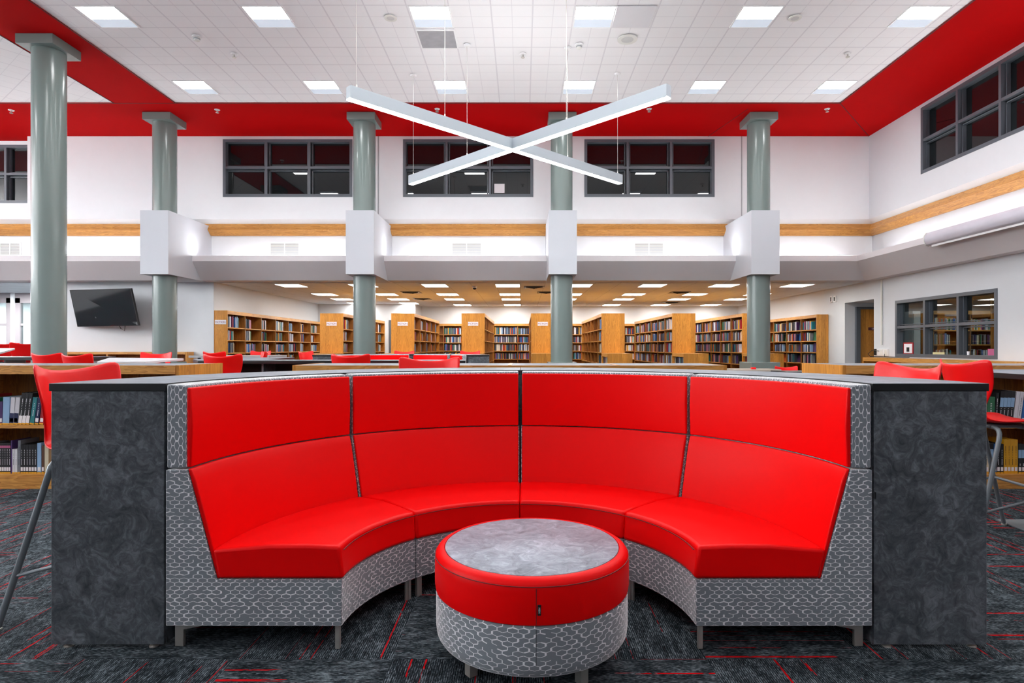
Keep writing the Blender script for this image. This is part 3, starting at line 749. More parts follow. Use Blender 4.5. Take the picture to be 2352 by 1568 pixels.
# ================================================================== BOOKCASES
def bookcase(name, label, loc, rz, L, D, H, bays, shelves, cat='bookcase', double=False, top='oak', rail=.09, group=None, sign=None, bayx=None, inset=.0):
    """front faces local -y; x runs from 0 to L; y from 0 (front) to D (back)"""
    r = empty(name, loc, rz, label, cat, group)
    t = .024
    for x in (0, L-t*1.3): MB().box(x, x+t*1.3, 0, D, 0, H).build('end_panel', MT['oak'], r)
    xs = [L*i/bays for i in range(1, bays)] if bayx is None else bayx
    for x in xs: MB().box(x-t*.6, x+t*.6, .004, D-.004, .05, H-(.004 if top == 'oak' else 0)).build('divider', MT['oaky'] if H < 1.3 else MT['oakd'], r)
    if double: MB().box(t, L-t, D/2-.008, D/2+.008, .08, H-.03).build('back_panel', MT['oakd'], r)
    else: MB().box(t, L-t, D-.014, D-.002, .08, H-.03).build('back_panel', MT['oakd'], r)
    MB().box(t, L-t, .003, D-.003, .0, .10).build('plinth', MT['oakh'], r)
    for z in shelves: MB().box(t*1.3, L-t*1.3, .01, D-.01, z-.026, z).build('shelf', MT['oakh'], r)
    MB().box(t*1.3, L-t*1.3, -.004, .02, H-rail, H-.002).build('front_rail', MT['oakh'], r)
    if double: MB().box(t*1.3, L-t*1.3, D-.02, D+.004, H-rail, H-.002).build('front_rail', MT['oakh'], r)
    if top == 'oak': MB().box(t*1.3, L-t*1.3, .001, D-.001, H-.02, H-.001).build('top_board', MT['oakh'], r)
    else: MB().box(t*1.3, L-t*1.3, .024, D-.024, H-.02, H-.002).build('top_board', MT['lamtop'], r)
    if sign:                                        # plate on the end panel at local x=0, facing -x
        yc = D/2 if sign == 'mid' else sign
        s = MB().box(-.006, 0, yc-.14, yc+.14, 1.80, 1.905).build('sign_plate', MT['paper'], r)
        text_mesh('sign_lettering', 'FICTION', .068, MT['sign'], s, Matrix.Translation((-.0075, yc, 1.852)) @ Matrix.Rotation(-PI/2, 4, 'Z') @ Matrix.Rotation(PI/2, 4, 'X'))
    return r

BOOKS = []       # (apparent area, builder args)
def book(M_, t, h, d, col, label, group, area_, cover=None, face=False):
    BOOKS.append((area_, M_, t, h, d, col, label, group))
def book_mesh(m_, M_, t, h, d, ci, pi):
    """spine at local y=0, pages set in from top and sides"""
    m_.box(0, t, 0, d, 0, h*.998, ci, M_)
    m_.box(t*.12, t*.88, .006, d-.003, h*.998, h, pi, M_)
PIX = lambda p: (1200+F*p.x/p.y, 797-F*(p.z-E)/p.y)
COLX = [(811, 864), (1266, 1318), (1718, 1772)]
rnd = random.Random(11)
PAL = ['navy']*3+['white']*4+['black']*3+['grey']*4+['slate']*3+['red', 'red', 'teal', 'teal', 'pale blue', 'pale blue', 'cream', 'cream', 'purple', 'green', 'orange', 'yellow', 'brown', 'brown', 'blue', 'blue', 'pink']
SH = ['bottom', 'fourth', 'third', 'second', 'top']
def fill(loc, rz, bays, rows, where, rowname, fillf, D=.30, vis=None, dark=False, side=0., faceout=0.):
    """bays = [(x0, x1, name)], rows = [(z, clear height, name)] in the case's own frame"""
    T = Matrix.Translation(loc) @ Matrix.Rotation(rz, 4, 'Z')
    for bi, (x0, x1, bn) in enumerate(bays):
        for (z, ch, rn) in rows:
            x = x0+.02; n = 0; end = x0+(x1-x0)*fillf(rnd)
            hb = rnd.uniform(.74, .86)*ch
            while x < end:
                t = rnd.choice([.022, .026, .03, .034, .04, .045]); hh = min(ch*.93, hb*rnd.uniform(.90, 1.06)); d = rnd.uniform(.15, .19)
                if x+t > x1-.02: break
                yy = .035+rnd.uniform(0, .03)
                c = T @ Vector((x+t/2, yy, z+hh/2)); px, py = PIX(c)
                bot = 797-F*(z-E)/c.y; ok = bot-hh*F/c.y < 832 and not any(a+1 < px < b-1 for a, b in COLX) and (vis is None or any(a <= px <= b for a, b in vis))
                if ok:
                    q = T @ Vector((x, yy, z)); q2 = T @ Vector((x+t, yy, z)); ar = abs(F*q.x/q.y-F*q2.x/q2.y)*F*hh/c.y
                    col = rnd.choice(PAL); n += 1
                    book(T @ Matrix.Translation((x, yy, z)), t*.97, hh, d, col, f"{col} book, {ordn(n-1)} from {where[1]}, {rn} shelf, {bn} {where[0]}", where[2], ar)
                x += t
            if faceout and rnd.random() < faceout and x+.24 < x1+.1:
                w = min(.2, x1-x-.03); c = T @ Vector((x+w/2, .08, z)); px, py = PIX(c)
                if py-.25*F/c.y < 832 and not any(a < px < b for a, b in COLX) and w > .1:
                    col = rnd.choice(['navy', 'black', 'brown', 'slate', 'orange', 'purple', 'green', 'blue']); hh = ch*rnd.uniform(.72, .88)
                    q = T @ Vector((x, .1, z)); q2 = T @ Vector((x+w, .1, z))
                    book(T @ Matrix.Translation((x+.012, .11, z)) @ Matrix.Rotation(-.10, 4, 'X'), w, hh, .022, col, f"{col} book shown cover outwards, {rn} shelf, {bn} {where[0]}", where[2], abs(F*q.x/q.y-F*q2.x/q2.y)*F*hh/c.y)

R5 = [.10, .42, .745, 1.07, 1.395, 1.72]
ROWS = [(1.72, .33, 'top'), (1.395, .30, 'second'), (1.07, .30, 'third'), (.745, .30, 'fourth')]
TH = 2.14
BAYN = ['nearest', 'second', 'third', 'fourth', 'fifth', 'sixth', 'seventh', 'eighth']
# left wall case, faces +X
bookcase('wall_bookcase', 'tall oak bookcase along the left library wall with FICTION sign at its end', (-7.45, 15.18, 0), PI/2, 7.0, .33, TH, 7, R5)
o = bpy.data.objects['wall_bookcase']
s = MB().box(-7.755, -7.475, 15.168, 15.18, 1.79, 1.90).build('sign_plate', MT['paper'], None); s.parent = o; s.matrix_parent_inverse = (Matrix.Translation((-7.45, 15.18, 0)) @ Matrix.Rotation(PI/2, 4, 'Z')).inverted()
q = text_mesh('sign_lettering', 'FICTION', .066, MT['sign'], s, Matrix.Translation((-7.615, 15.166, 1.843)) @ Matrix.Rotation(PI/2, 4, 'X'))
fill(Vector((-7.45, 15.18, 0)), PI/2, [(i*1.0, i*1.0+1.0, BAYN[i]+' bay of') for i in range(7)], ROWS, ('left wall bookcase', 'left', 'books in the left wall bookcase'), None, lambda r: r.choice([.5, .42, .6, .72, .45]))
# right wall case, faces -X; local x runs towards the viewer
bookcase('wall_bookcase', 'tall oak bookcase along the right library wall beside the staff door', (8.34, 23.95, 0), -PI/2, 6.9, .33, TH, 7, R5)
fill(Vector((8.34, 23.95, 0)), -PI/2, [(i*.9857, i*.9857+.9857, BAYN[6-i]+' bay of') for i in range(2, 7)], ROWS, ('right wall bookcase', 'left', 'books in the right wall bookcase'), None, lambda r: r.choice([.5, .58, .62]), faceout=1.)
# free-standing stacks
PX = [-5.55, -3.60, -1.67, .24, 2.17, 4.11, 6.03]; PW = .633
WHO = ['first', 'second', 'third', 'fourth', 'fifth', 'sixth', 'seventh']
NB = [5, 5, 6, 6, 6, 6, 6]; BL = [1.0, 1.0, .93, .93, .93, .93, .93]
for i, x in enumerate(PX):
    L = NB[i]*BL[i]
    r = bookcase('double_sided_bookcase', f"tall double-sided oak bookcase standing end-on, {WHO[i]} free-standing stack from the left", (x+PW, 16.5, 0), PI/2, L, PW, TH, NB[i], R5, double=True, sign=('mid' if i < 4 else None), group='tall free-standing oak stacks')
    low = bookcase('low_bookcase', f"low oak bookcase joined to the front of the {WHO[i]} tall stack from the left", (x+PW, 15.33, 0), PI/2, 1.165, PW, 1.053, 1, [.10, .42, .745], double=True, group='low cases before the tall stacks')
    if i < 3:
        fill(Vector((x+PW, 16.5, 0)), PI/2, [(k*BL[i], (k+1)*BL[i], BAYN[k]+' bay of') for k in range(NB[i])], ROWS, (f"{WHO[i]} stack from left", 'left', f"books in the {WHO[i]} stack"), None, lambda r: r.choice([.45, .55, .6, .5]))
    if i >= 4:
        n0 = NB[i]
        ff = (lambda r: r.choice([.85, .9, .6, .7])) if i > 4 else (lambda r: 0)
        bays = [(k*BL[i], (k+1)*BL[i], BAYN[n0-1-k]+' bay of') for k in range(n0)]
        if i == 4: bays = bays[-1:]; ff = lambda r: .9
        fill(Vector((x, 16.5+L, 0)), -PI/2, bays, ROWS, (f"{WHO[i]} stack from left", 'left', f"books in the {WHO[i]} stack"), None, ff, faceout=.7 if i > 4 else 0)
        fill(Vector((x, 16.5, 0)), -PI/2, [(0.03, 1.13, '')], [(.745, .26, 'upper')], (f"low case before {WHO[i]} stack", 'left', f"books in low cases"), None, lambda r: .9)
# back wall cases
bookcase('wall_bookcase', 'long tall oak bookcase along the far back wall of the library', (-4.06, 23.86, 0), 0, 12.1, .33, TH, 12, R5, bayx=[.93+.98*k for k in range(12)][:11])
vis = [(1019, 1059), (1137, 1217), (1319, 1337), (1437, 1457), (1598, 1612)]
fill(Vector((-4.06, 23.86, 0)), 0, [(.93+.98*k, .93+.98*(k+1), ordn(k+1)+' bay of') for k in range(11)], ROWS, ('back wall bookcase', 'left', 'books in the back wall bookcase'), None, lambda r: r.choice([.95, .68, .92]), vis=vis)

# low bookcases in the foreground row
LS = [.122, .543]
def lowrow(x0, n, y, rz, label, w=.93, H=1.058, D=.75):
    return bookcase('low_bookcase', label, (x0, y, 0), rz, n*w, D, H, n, LS, double=True, top='lam', rail=.075)
lowrow(-5.69, 3, 5.15, math.radians(0), 'low oak bookcase with grey top at the left, behind the left stool', .917)
lowrow(-1.97, 4, 5.15, 0, 'low oak bookcase with grey top right behind the sofa counter')
lowrow(2.74, 3, 5.15, 0, 'low oak bookcase with grey top at the right, behind the right stools')
bookcase('low_wall_bookcase', 'low oak bookcase running along the right wall below the window', (8.34, 14.75, 0), -PI/2, 9.0, .32, .967, 9, [.10, .50])
bookcase('low_wall_bookcase', 'low oak bookcase against the wall below the hung screen', (-12.2, 14.82, 0), 0, 3.93, .32, 1.095, 4, [.10, .42, .75], rail=.06)

# hand-placed books in the two foreground bays:  (x px start, width px, height m, colour, lean, mark)
def near_book(x, w, h, z, col, lean, lab, mark, grp, y=5.19, d=.20):
    r = empty('book', (x, y, z), 0, lab, 'book', grp); r.rotation_euler = (0, lean, 0)
    MB().box(0, w, 0, .004, 0, h).box(0, .0025, .004, d, 0, h).box(w-.0025, w, .004, d, 0, h).build('cover', BM[col], r)
    MB().box(.003, w-.003, .004, d-.004, .003, h-.004).build('page_block', MT['page'], r)
    if 'l' in mark: MB().box(w*.12, w*.88, -.0012, 0, .022, .055).build('spine_label', MT['paper'], r)
    if 'y' in mark: MB().box(.0005, w-.0005, -.0014, 0, .0, .013).build('shelf_mark', BM['yellow'], r)
    if 't' in mark:
        q = MB(); zz = .075
        while zz < h*.8:
            q.box(w*.40, w*.58, -.0006, 0, zz, zz+.0045); zz += .0068 if int(zz*700) % 5 else .014
        q.build('spine_title', MT['paper'] if col in ('black', 'navy', 'blue', 'teal', 'green', 'red', 'purple') else MT['black'], r)
    if 'b' in mark: MB().box(0.0005, w-.0005, -.0012, 0, h*.52, h*.80).build('spine_band', BM['pale blue'], r)
    if 'p' in mark: MB().box(0.0005, w-.0005, -.0012, 0, h*.84, h*.92).build('spine_band', BM['pink'], r)
    if 'n' in mark: MB().box(0.0005, w-.0005, -.0012, 0, .014, h*.42).build('spine_band', BM['navy'], r)
    if 'w' in mark: MB().box(0.0005, w-.0005, -.0012, 0, .014, h*.28).build('spine_band', MT['paper'], r)
    for dg in '12':
        if dg in mark: text_mesh('volume_number', dg, .028, MT['paper'], r, Matrix.Translation((w/2, -.0015, .075)) @ Matrix.Rotation(PI/2, 4, 'X'))
    return r
K = 5.19/F
def rowof(items, z, y, tail, grp):
    for n, (px, w, h, col, lean, mark, lab) in enumerate(items):
        near_book((px-1200)*K, w*K, h, z+w*K*math.sin(lean)+.0005, col, lean, lab+' '+tail, mark, grp, y)
UL = [(-40, 12, .25, 'cream', 0, 'ly', 'cream book just outside the left edge on the'), (-27, 9, .26, 'red', 0, 'tly', 'dark red book near the photo edge on the'),
      (-16, 15, .235, 'green', 0, 'ly', 'wide dark green book at the left end of the'), (-.5, 5.5, .20, 'purple', 0, 'ly', 'thin purple book beside the pale blue one on the'),
      (5.5, 15, .238, 'pale blue', .03, 'y', 'thick pale blue book at the left of the'), (21, 9.5, .235, 'white', .07, 'nly', 'left of two white and navy books on the'), (31, 9.5, .235, 'white', .09, 'nly', 'right of two white and navy books on the'),
      (41.5, 8, .275, 'black', .12, 'twy', 'left of three leaning black books on the'), (50, 8, .275, 'black', .12, 'twy', 'middle of three leaning black books on the'), (58.5, 8, .275, 'black', .12, 'twy', 'right of three leaning black books on the'),
      (68, 9.5, .235, 'teal', .13, 'ty', 'leaning teal book on the'), (79, 9, .235, 'navy', .13, 'tly', 'leaning navy book beside the teal one on the'), (90, 9, .22, 'red', .13, 'ly', 'dark red leaning book half behind the left stool on the')]
rowof(UL, .544, 5.19, 'upper left low shelf', 'books on the upper left low shelf')
LL = [(-44, 9, .25, 'navy', 0, 'ly', 'navy book beyond the photo edge on the'), (-34, 9, .26, 'grey', 0, 'ly', 'grey book beyond the photo edge on the'), (-24, 7, .25, 'cream', 0, 'ly', 'cream book beyond the photo edge on the'), (-16, 7, .25, 'blue', 0, 'ly', 'blue book beyond the photo edge on the'), (-8, 6, .262, 'black', 0, 'tply', 'black book with pink band at the photo edge on the')]
LL += [(-1+5.1*k, 5, .262, 'black', 0, 'tply', f"black book with pink band, {ordn(k)} from the left, on the") for k in range(5)]
LL += [(25, 2.5, .285, 'purple', 0, '', 'thin purple cover standing behind the white books on the'), (28, 5.5, .21, 'white', 0, 'ty', 'left narrow white book on the'), (34, 5.5, .21, 'white', 0, 'ty', 'right narrow white book on the'),
       (40, 6, .285, 'grey', .02, 'ty', 'tall pale grey book on the')]
LL += [(47+6.3*k, 6, .25, 'black', 0, 'tly', f"plain black book, {ordn(k)} of the right-hand set, on the") for k in range(6)]
LL += [(85.5, 9, .262, 'pale blue', 0, 'ly', 'pale blue book right of the black set on the'), (95.5, 6, .24, 'brown', 0, 'ly', 'brown book next to the stool leg on the'), (102.5, 9, .25, 'cream', 0, 'y', 'cream book behind the stool leg on the')]
rowof(LL, .123, 5.19, 'lower left low shelf', 'books on the lower left low shelf')
UR = [(2246, 8, .24, 'cream', 0, 'ly', 'cream book behind the stool back on the'), (2256, 10, .235, 'cream', .02, 'ly', 'tan book next to the red stool on the'), (2267, 17, .24, 'green', .03, 'ty', 'wide dark green book on the'), (2285, 6.5, .275, 'black', .05, 'ty', 'thin black book right of the green one on the')]
UR += [(2292+8.3*k, 8, .29, 'black', .10, 'bty', f"black and pale blue book, {ordn(k)} of four, on the") for k in range(4)]
UR += [(2326, 8, .285, 'white', .13, 'y', 'left plain white leaning book on the'), (2335, 8, .285, 'white', .13, 'ty', 'lettered white leaning book on the'), (2345, 10, .21, 'blue', .13, 'ly', 'short blue book at the photo edge on the'), (2358, 9, .25, 'grey', .1, 'ly', 'grey book beyond the photo edge on the')]
rowof(UR, .544, 5.19, 'upper right low shelf', 'books on the upper right low shelf')
LR = [(2240, 8, .25, 'navy', 0, 'ly', 'navy book behind the counter end on the'), (2250, 10, .245, 'black', 0, 'tly', 'black book beside the counter end on the'), (2261, 10, .262, 'cream', 0, 'tly', 'tan book left of the stool legs on the'), (2272, 10, .262, 'black', 0, 'btly', 'black book with pale picture band on the'),
      (2283, 6, .255, 'blue', 0, 'ly', 'blue book behind the stool leg on the'), (2290, 7, .255, 'black', 0, 'tly', 'left black book between the stool legs on the'), (2298, 7, .255, 'black', 0, 'tly', 'right black book by the yellow set on the')]
LR += [(2306+8*k, 7.7, .292, 'orange' if False else 'yellow', 0, 'tly', f"golden yellow book, {ordn(k)} of four, on the") for k in range(4)]
LR += [(2339, 7.5, .255, 'black', 0, '1bly', 'black book numbered 1 on the'), (2347, 7.5, .255, 'black', 0, '2bly', 'black book numbered 2 on the'), (2356, 9, .25, 'red', 0, 'ly', 'red book beyond the photo edge on the')]
rowof(LR, .123, 5.19, 'lower right low shelf', 'books on the lower right low shelf')

bookcase('office_bookcase', 'oak bookcase inside the office behind the window', (9.75, 14.3, 0), 0, 2.7, .3, 2.08, 3, [.1, .5, .93, 1.28, 1.62])
fill(Vector((9.75, 14.3, 0)), 0, [(.9*k, .9*k+.9, ordn(k)+' bay of') for k in range(3)], [(1.62, .34, 'top'), (1.28, .30, 'second'), (.93, .30, 'third')], ('office bookcase', 'left', 'books in the office bookcase'), None, lambda r: r.choice([.5, .85]))
# far books: the 210 that show largest as things of their own, the rest as one
BOOKS.sort(key=lambda b: -b[0])
seen = set(); cnt = 0
rest = MB(); restm = []
for (ar, M_, t_, h_, d_, col, lab, grp) in BOOKS:
    if cnt < 215 and lab not in seen:
        seen.add(lab); cnt += 1
        q = MB(); book_mesh(q, Matrix.Identity(4), t_, h_, d_, 0, 1)
        o = q.build('book', [BM[col], MT['page']]); o.matrix_world = M_
        setp(o, ' '.join(lab.replace(',', '').split()), 'book', grp)
    else:
        if col not in restm: restm.append(col)
        book_mesh(rest, M_, t_, h_, d_, restm.index(col)+1, 0)
o = rest.build('books', [MT['page']]+[BM[c] for c in restm]); setp(o, 'hundreds of small many-coloured books filling the farther library shelves', 'books', kind='stuff')
print('books', len(BOOKS), 'individual', cnt)

# ================================================================== THE REST OF THE ROOM
# second sofa set farther back, open towards the viewer
C2 = Vector((-2.30, 11.35, 0)); S2 = (.885, .80, 1)
s2 = ['far red sofa section at the right end of the distant half ring', 'far red sofa section right of middle in the distant half ring', 'far red sofa section left of middle in the distant half ring', 'far red sofa section at the left end of the distant half ring']
for i in range(4): sofa_module(PI/8+i*PI/4, s2[i], C2, S2, 'distant red sofa sections')
counter(C2+Vector((0, .03, 0)), 'distant curved charcoal counter round the far red sofa', S2)
# dark bar table in the middle distance
def slab(name, label, cat, pts, h, th, top, edge, legs, leg_mat, r=.03, panel=False):
    cx = sum(p[0] for p in pts)/len(pts); cy = sum(p[1] for p in pts)/len(pts)
    e = empty(name, (cx, cy, 0), 0, label, cat)
    q = [(x-cx, y-cy) for x, y in pts]
    m_ = MB().prism(q, h-th, h, 'z'); m_.mi[1] = 1
    m_.build('table_top', [edge, top], e, bevel=.002)
    for x, y in legs:
        x -= cx; y -= cy
        if panel: MB().box(x-.012, x+.012, y-.0, y+.38, 0, h-th).build('support_panel', leg_mat, e)
        else:
            MB().tube([(x, y, .0), (x, y, h-th)], r, 12).build('leg', leg_mat, e)
    return e
bt = slab('bar_table', 'long black-edged charcoal bar table between the low bookcase and the far sofa', 'table', [(-4.10, 7.6), (-.72, 7.6), (-.76, 8.05), (-3.25, 8.05), (-3.65, 8.6), (-3.75, 9.9), (-4.7, 9.9), (-4.6, 8.4)], 1.045, .045, MT['lamtop'], MT['black'], [(-4.05, 7.64), (-3.30, 7.64), (-2.2, 7.64), (-1.3, 7.64), (-.76, 7.64)], MT['lam'], panel=True)
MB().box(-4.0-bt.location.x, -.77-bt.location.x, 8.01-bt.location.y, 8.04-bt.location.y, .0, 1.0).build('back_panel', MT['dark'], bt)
slab('bar_table', 'dark bar table at the far left edge beyond the low bookcase', 'table', [(-9.6, 9.2), (-6.75, 9.2), (-6.75, 10.0), (-9.6, 10.0)], 1.06, .05, MT['lamtop'], MT['black'], [(-8.0, 9.3), (-7.55, 9.3), (-7.25, 9.3), (-6.8, 9.3)], MT['gtab'], panel=True)
slab('trapezoid_table', 'white angular table left of the dark bar table, with red reflections', 'table', [(-4.99, 7.06), (-4.43, 7.06), (-5.03, 8.93), (-6.64, 9.67)], 1.045, .03, MT['wtab'], MT['wtab'], [(-4.9, 7.3), (-4.65, 7.4), (-5.2, 8.7), (-6.2, 9.1)], MT['legs'])
slab('far_table', 'pale grey table before the left library bookcase', 'table', [(-6.66, 12.0), (-5.05, 12.0), (-5.05, 12.9), (-6.66, 12.9)], 1.045, .045, MT['gtab'], MT['gtab'], [(-6.5, 12.1), (-5.2, 12.1), (-5.2, 12.8), (-6.5, 12.8)], MT['legs'])
rt = slab('pedestal_table', 'charcoal-topped table at the right edge, beside the side-on stool', 'table', [(3.10, 2.3), (4.3, 2.3), (4.3, 4.55), (3.12, 4.55)], 1.045, .035, MT['lamtop'], MT['black'], [(3.78, 3.75)], MT['legs'], r=.05)
MB().box(-.40, .60, .10, .78, 0.0, .012).build('base_plate', MT['legs'], rt, bevel=.003)
slab('low_table', 'low dark table with a red chair behind it at the right', 'table', [(4.95, 11.3), (5.75, 11.3), (5.75, 12.0), (4.95, 12.0)], .75, .03, MT['black'], MT['black'], [(5.0, 11.4), (5.7, 11.4), (5.0, 11.9), (5.7, 11.9)], MT['legs'])
slab('beige_table', 'low beige table at the foot of the column with square plinth', 'table', [(4.30, 12.2), (5.25, 12.2), (5.25, 12.85), (4.30, 12.85)], .76, .04, MT['beige'], MT['beige'], [(4.4, 12.3), (5.15, 12.3), (4.4, 12.75), (5.15, 12.75)], MT['legs'])
o = MB().box(4.70, 4.78, 12.3, 12.4, .76, .80).build('small_red_box', MT['shell'], bevel=.004); setp(o, 'tiny red box on the low beige table', 'box')
# stools and chairs in the distance
far = [(-6.55, 8.45, 88, 'dark red-backed stool at the left, in front of the far left bar table'), (-5.45, 7.55, 80, 'red stool turned away beside the white angular table'),
       (-5.72, 9.30, -78, 'bright red stool behind the white angular table'), (-3.42, 7.02, 90, 'red stool turned away at the left end of the black bar table'),
       (-5.72, 11.35, 85, 'red stool back just behind the nearer one at left of the bar table'), (-5.72, 13.0, -90, 'red stool beyond the pale grey table'),
       (-5.00, 11.2, 210, 'bright red stool side-on in front of the pale grey table'), (-1.96, 7.02, 90, 'red stool turned away at the middle of the black bar table'),
       (-4.30, 12.3, -20, 'small red stool at the left of the distant curved counter'), (-2.64, 13.30, -90, 'red stool behind the middle of the distant curved counter'), (-1.17, 13.0, -100, 'red stool behind the right of the distant curved counter')]
for x, y, a, lb in far: stool(x, y, math.radians(a), lb, 'distant red stools').scale = (.95, .95, 1.0)
# raised left corner with taller group
struct('floor', MB().box(-21, -9.9, 10.3, 15.1, 0, .17), MT['carpet'])
for x, y, a, lb in ((-9.80, 11.75, 150, 'glossy red stool left of the large column, by the white table edge'), (-10.85, 12.4, 160, 'glossy red stool at the photo left edge behind the white table'), (-11.77, 13.9, 100, 'small red stool farther back between the two glossy left ones')):
    stool(x, y, math.radians(a), lb, 'red stools in the left corner', z=.17)
t = empty('corner_table', (-9.9, 10.9, .17), 0, 'white pointed table with tilted top at the left photo edge', 'table')
a_ = [(-9.28, 11.0, 1.193), (-8.86, 10.1, 1.100), (-10.2, 10.0, 1.105), (-11.4, 11.3, 1.20)]
a_ = [Vector(v)-t.location for v in a_]
MB().hull8([v-Vector((0, 0, .03)) for v in a_]+a_).build('table_top', MT['wtab'], t)
MB().tube([(0, 0, 0), (0, 0, .92)], .04, 12).lathe([(0, 0), (.3, 0), (.3, .012), (0, .02)], 24).build('pedestal', MT['legs'], t)
b = empty('red_bench', (-11.1, 13.25, .17), 0, 'red bench back with dark side block, left of the large column', 'bench')
MB().box(0, .9, 0, .12, .40, .935).build('backrest', MT['vinyl'], b, bevel=.02); MB().box(0, .9, -.5, .0, .15, .40).build('seat', MT['vinyl'], b, bevel=.03); MB().box(0, .9, -.48, .1, 0, .15).build('base', MT['hex'], b)
MB().box(-.9, -.02, -.1, .1, 0, .95).build('side_block', MT['lam'], b)

# low chairs at the right
def chair(x, y, a, lb):
    r = empty('low_chair', (x, y, 0), a-PI/2, lb, 'chair', 'low red chairs')
    for ch in stool0.children:
        if ch.name.startswith(('seat_shell', 'seat_bracket')):
            c = ch.copy(); COL.objects.link(c); c.parent = r; c.location = (0, 0, -.315)
    for sx in (-1, 1):
        for sy in (-1, 1): MB().tube([(sx*.12, sy*.12, .405), (sx*.17, sy*.15, .38), (sx*.22, sy*.22, 0)], .012, 8).build('leg', MT['legs'], r)
chair(5.48, 12.35, math.radians(-92), 'low red chair behind the dark table at the right'); chair(4.02, 11.6, math.radians(-30), 'low red chair edge beside the low beige table')

# wall screen
c = [(-11.20, 14.88, 1.213+131*14.88/F), (-9.44, 14.50, 1.213+134*14.60/F), (-9.35, 14.66, 1.213+49*14.72/F), (-11.11, 15.02, 1.213+47*15.0/F)]
P = [Vector(v) for v in c]
n = (P[1]-P[0]).cross(P[3]-P[0]).normalized(); n = n if n.y < 0 else -n
tv = empty('wall_screen', ((P[0]+P[2])/2), 0, 'large black wall-mounted flat screen tilted down at the left', 'screen')
cc = tv.location.copy(); Q = [p-cc for p in P]
MB().hull8([q_-n*.0 for q_ in Q]+[q_-n*.05 for q_ in Q]).build('bezel', MT['tvf'], tv)
MB().hull8([q_*.975+n*.002 for q_ in Q]+[q_*.975+n*.0005 for q_ in Q]).build('display', MT['tvs'], tv)
MB().box(-.28, .28, .09, .14, -.25, .25).box(-.05, .05, .1, 15.15-cc.y, -.06, .06).box(-.2, .2, 15.12-cc.y, 15.158-cc.y, -.25, .25).build('bracket', MT['tvf'], tv)
MB().tube([(.30, .1, -.40), (.33, .12, -.50), (.42, .13, -.56), (.44, .13, -.40)], .008, 6).build('cable_loop', MT['tvf'], tv)

# projector screen housing on the right ledge
x = 7.97
x = 8.008
ps = empty('projector_screen_housing', (x, 8.9, 3.32), 0, 'long grey-white roller screen housing hung along the right ledge', 'projector screen')
pr = [(0, -.03), (-.02, -.10), (-.07, -.135), (-.13, -.11), (-.165, -.03), (-.16, .06), (-.12, .12), (0, .13)]
MB().prism(pr, -3.4, 2.85-.0, 'y').build('casing', plain('screen_casing_pale', 'c9c6d0', .35), ps, auto=50, bevel=.01)
MB().prism([(p[0]*1.03-.0, p[1]*1.03) for p in pr], 2.85, 2.87, 'y').build('end_cap', MT['offw'], ps)
MB().box(-.085, -.06, -3.3, 2.75, -.165, -.13).build('bottom_bar', MT['white'], ps)

# right wall fittings
o = MB().tube([(8.655, 14.5, 1.27), (8.655, 14.5, 2.84)], .022, 10).build('wall_conduit', MT['offw']); setp(o, 'vertical off-white conduit on the right wall above the socket box', 'conduit')
r = empty('socket_box', (8.68, 14.5, 1.0), 0, 'white surface socket box at the foot of the wall conduit', 'socket')
MB().box(-.045, 0, -.26, .28, 0, .17).build('box', MT['white'], r, bevel=.006)
for yy in (-.2, -.02): MB().box(-.052, -.045, yy-.05, yy+.05, .03, .14).build('outlet', MT['offw'], r)
MB().box(-.075, -.045, .17, .24, .02, .17).build('plug', MT['black'], r)
o = MB().tube([(8.62, 14.55, 1.12), (8.58, 14.75, 1.14), (8.5, 14.8, 1.05), (8.5, 14.7, .985), (8.45, 14.3, .985), (8.5, 13.6, .985), (8.42, 13.1, .985)], .008, 6).tube([(8.6, 14.3, 1.05), (8.55, 14.2, .99), (8.45, 14.0, .99), (8.5, 13.6, .99)], .007, 6).build('power_cable', MT['black']); setp(o, 'thin black cable lying on the low case by the socket box', 'cable')
r = empty('alarm_strobe', (8.68, 16.75, 2.55), 0, 'white alarm sounder and strobe pair high on the right wall', 'alarm')
MB().box(-.04, .01, -.14, -.03, -.09, .08).build('sounder', MT['white'], r, bevel=.006); MB().box(-.04, .01, .05, .17, -.09, .09).build('strobe', MT['white'], r, bevel=.01)
MB().box(-.046, -.04, -.11, -.06, -.06, .05).build('strobe_lens', MT['dark'], r); MB().box(-.046, -.04, .09, .13, -.06, .06).build('sounder_slot', MT['dark'], r)
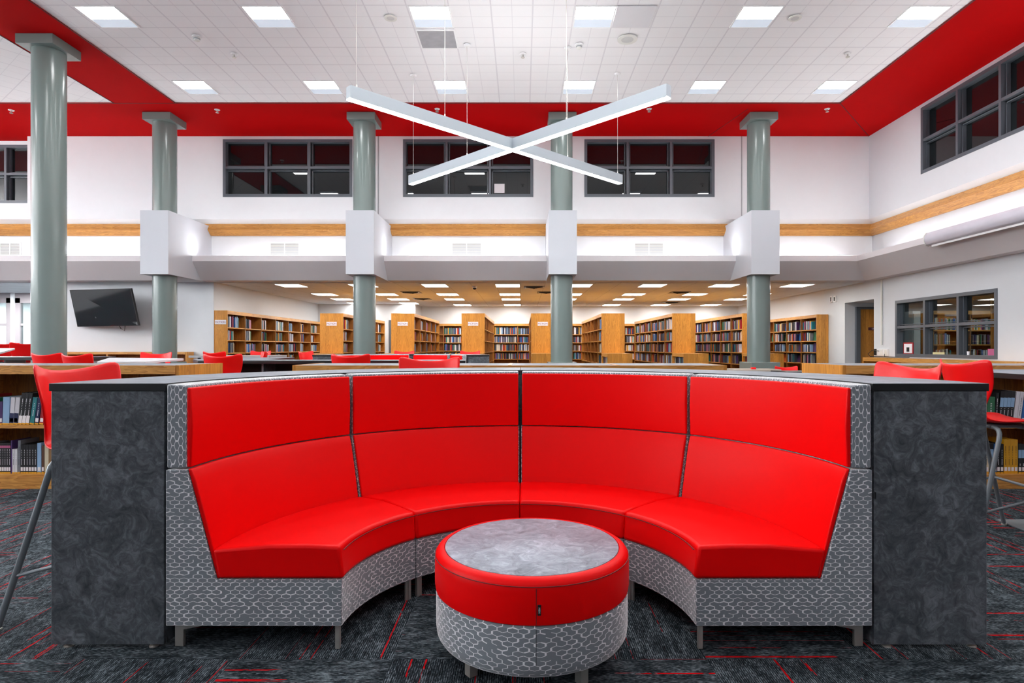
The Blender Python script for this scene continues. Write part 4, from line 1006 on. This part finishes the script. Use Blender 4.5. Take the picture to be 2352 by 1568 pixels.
# things on the window sill
r = empty('framed_notice', (8.74, 13.62, 1.05), math.radians(0), 'small red-bordered framed notice standing in the window corner', 'notice')
MB().box(-.01, .005, -.17, .17, 0, .27).build('border', BM['red'], r); MB().box(-.014, -.01, -.14, .14, .03, .24).build('sheet', MT['paper'], r); MB().box(-.016, -.014, -.05, .05, .06, .16).build('dark_picture', MT['dark'], r)
o = MB().box(8.76, 8.78, 12.50, 12.85, 1.05, 1.105).build('yellow_card', plain('card_pale_yellow', 'd6cf9a', .7)); setp(o, 'pale yellow card on the sill in the middle window pane', 'card')
r = empty('paper_cup', (8.77, 11.83, 1.05), 0, 'tiny white cup on the sill under the right window pane', 'cup')
MB().lathe([(0, 0), (.022, 0), (.028, .08), (.026, .08), (.021, .005), (0, .005)], 16).build('cup_wall', MT['paper'], r)
o = MB().box(8.785, 8.79, 11.21, 11.36, 1.06, 1.18).build('pink_sticker', BM['pink']); setp(o, 'pink sticker on the window glass corner', 'sticker')
o = MB().box(8.785, 8.79, 11.10, 11.19, 1.06, 1.20).build('yellow_sticker', BM['yellow']); setp(o, 'yellow sticker beside the pink one on the window glass', 'sticker')
# inside the office
r = empty('upright', (9.10, 14.0, 0), 0, 'tall white locker seen through the left window pane', 'upright')  # plain white upright block behind the left pane
MB().box(-.02, .16, 0, .38, 0, 2.05).build('body', MT['white'], r); MB().box(0, .14, -.015, 0, .05, 2.0).build('door', MT['white'], r)
o = MB().box(8.92, 9.0, 11.43, 11.47, 0, 2.75).build('oak_post', MT['oak']); setp(o, 'vertical oak board seen through the right window pane', 'board')

l = area('office_fill_lamp', 10.6, 12.6, 2.75, .6, 1.2, 16.)  # added lamp so the contents behind the window show
# notice in the middle upper window, writing on the right one
o = MB().box(-.71, -.45, 15.17, 15.176, 5.10, 5.33).build('paper_sheet', MT['paper']); setp(o, 'blank white paper sheet in the middle upper window', 'paper')

# ================================================================== CAMERA, WORLD, VIEW
cam = bpy.data.cameras.new('camera'); co = bpy.data.objects.new('camera', cam); COL.objects.link(co)
co.location = (0, 0, E); co.rotation_euler = (PI/2, 0, 0)
cam.sensor_width = 36; cam.lens = F/2352*36; cam.shift_x = -24/2352; cam.shift_y = 13/2352; cam.clip_end = 100
SC.camera = co
w = bpy.data.worlds.new('world'); SC.world = w; w.use_nodes = True
w.node_tree.nodes['Background'].inputs[0].default_value = (.05, .06, .08, 1); w.node_tree.nodes['Background'].inputs[1].default_value = .3
vs = SC.view_settings; vs.view_transform = 'Standard'; vs.look = 'None'; vs.gamma = 1; vs.exposure = 1.9; vs.use_curve_mapping = False
cy = SC.cycles
cy.use_denoising = True; cy.max_bounces = 8; cy.diffuse_bounces = 5; cy.glossy_bounces = 3; cy.transparent_max_bounces = 8
cy.sample_clamp_indirect = 6.; cy.caustics_reflective = False; cy.caustics_refractive = False
try: cy.denoiser = 'OPENIMAGEDENOISE'
except Exception: pass
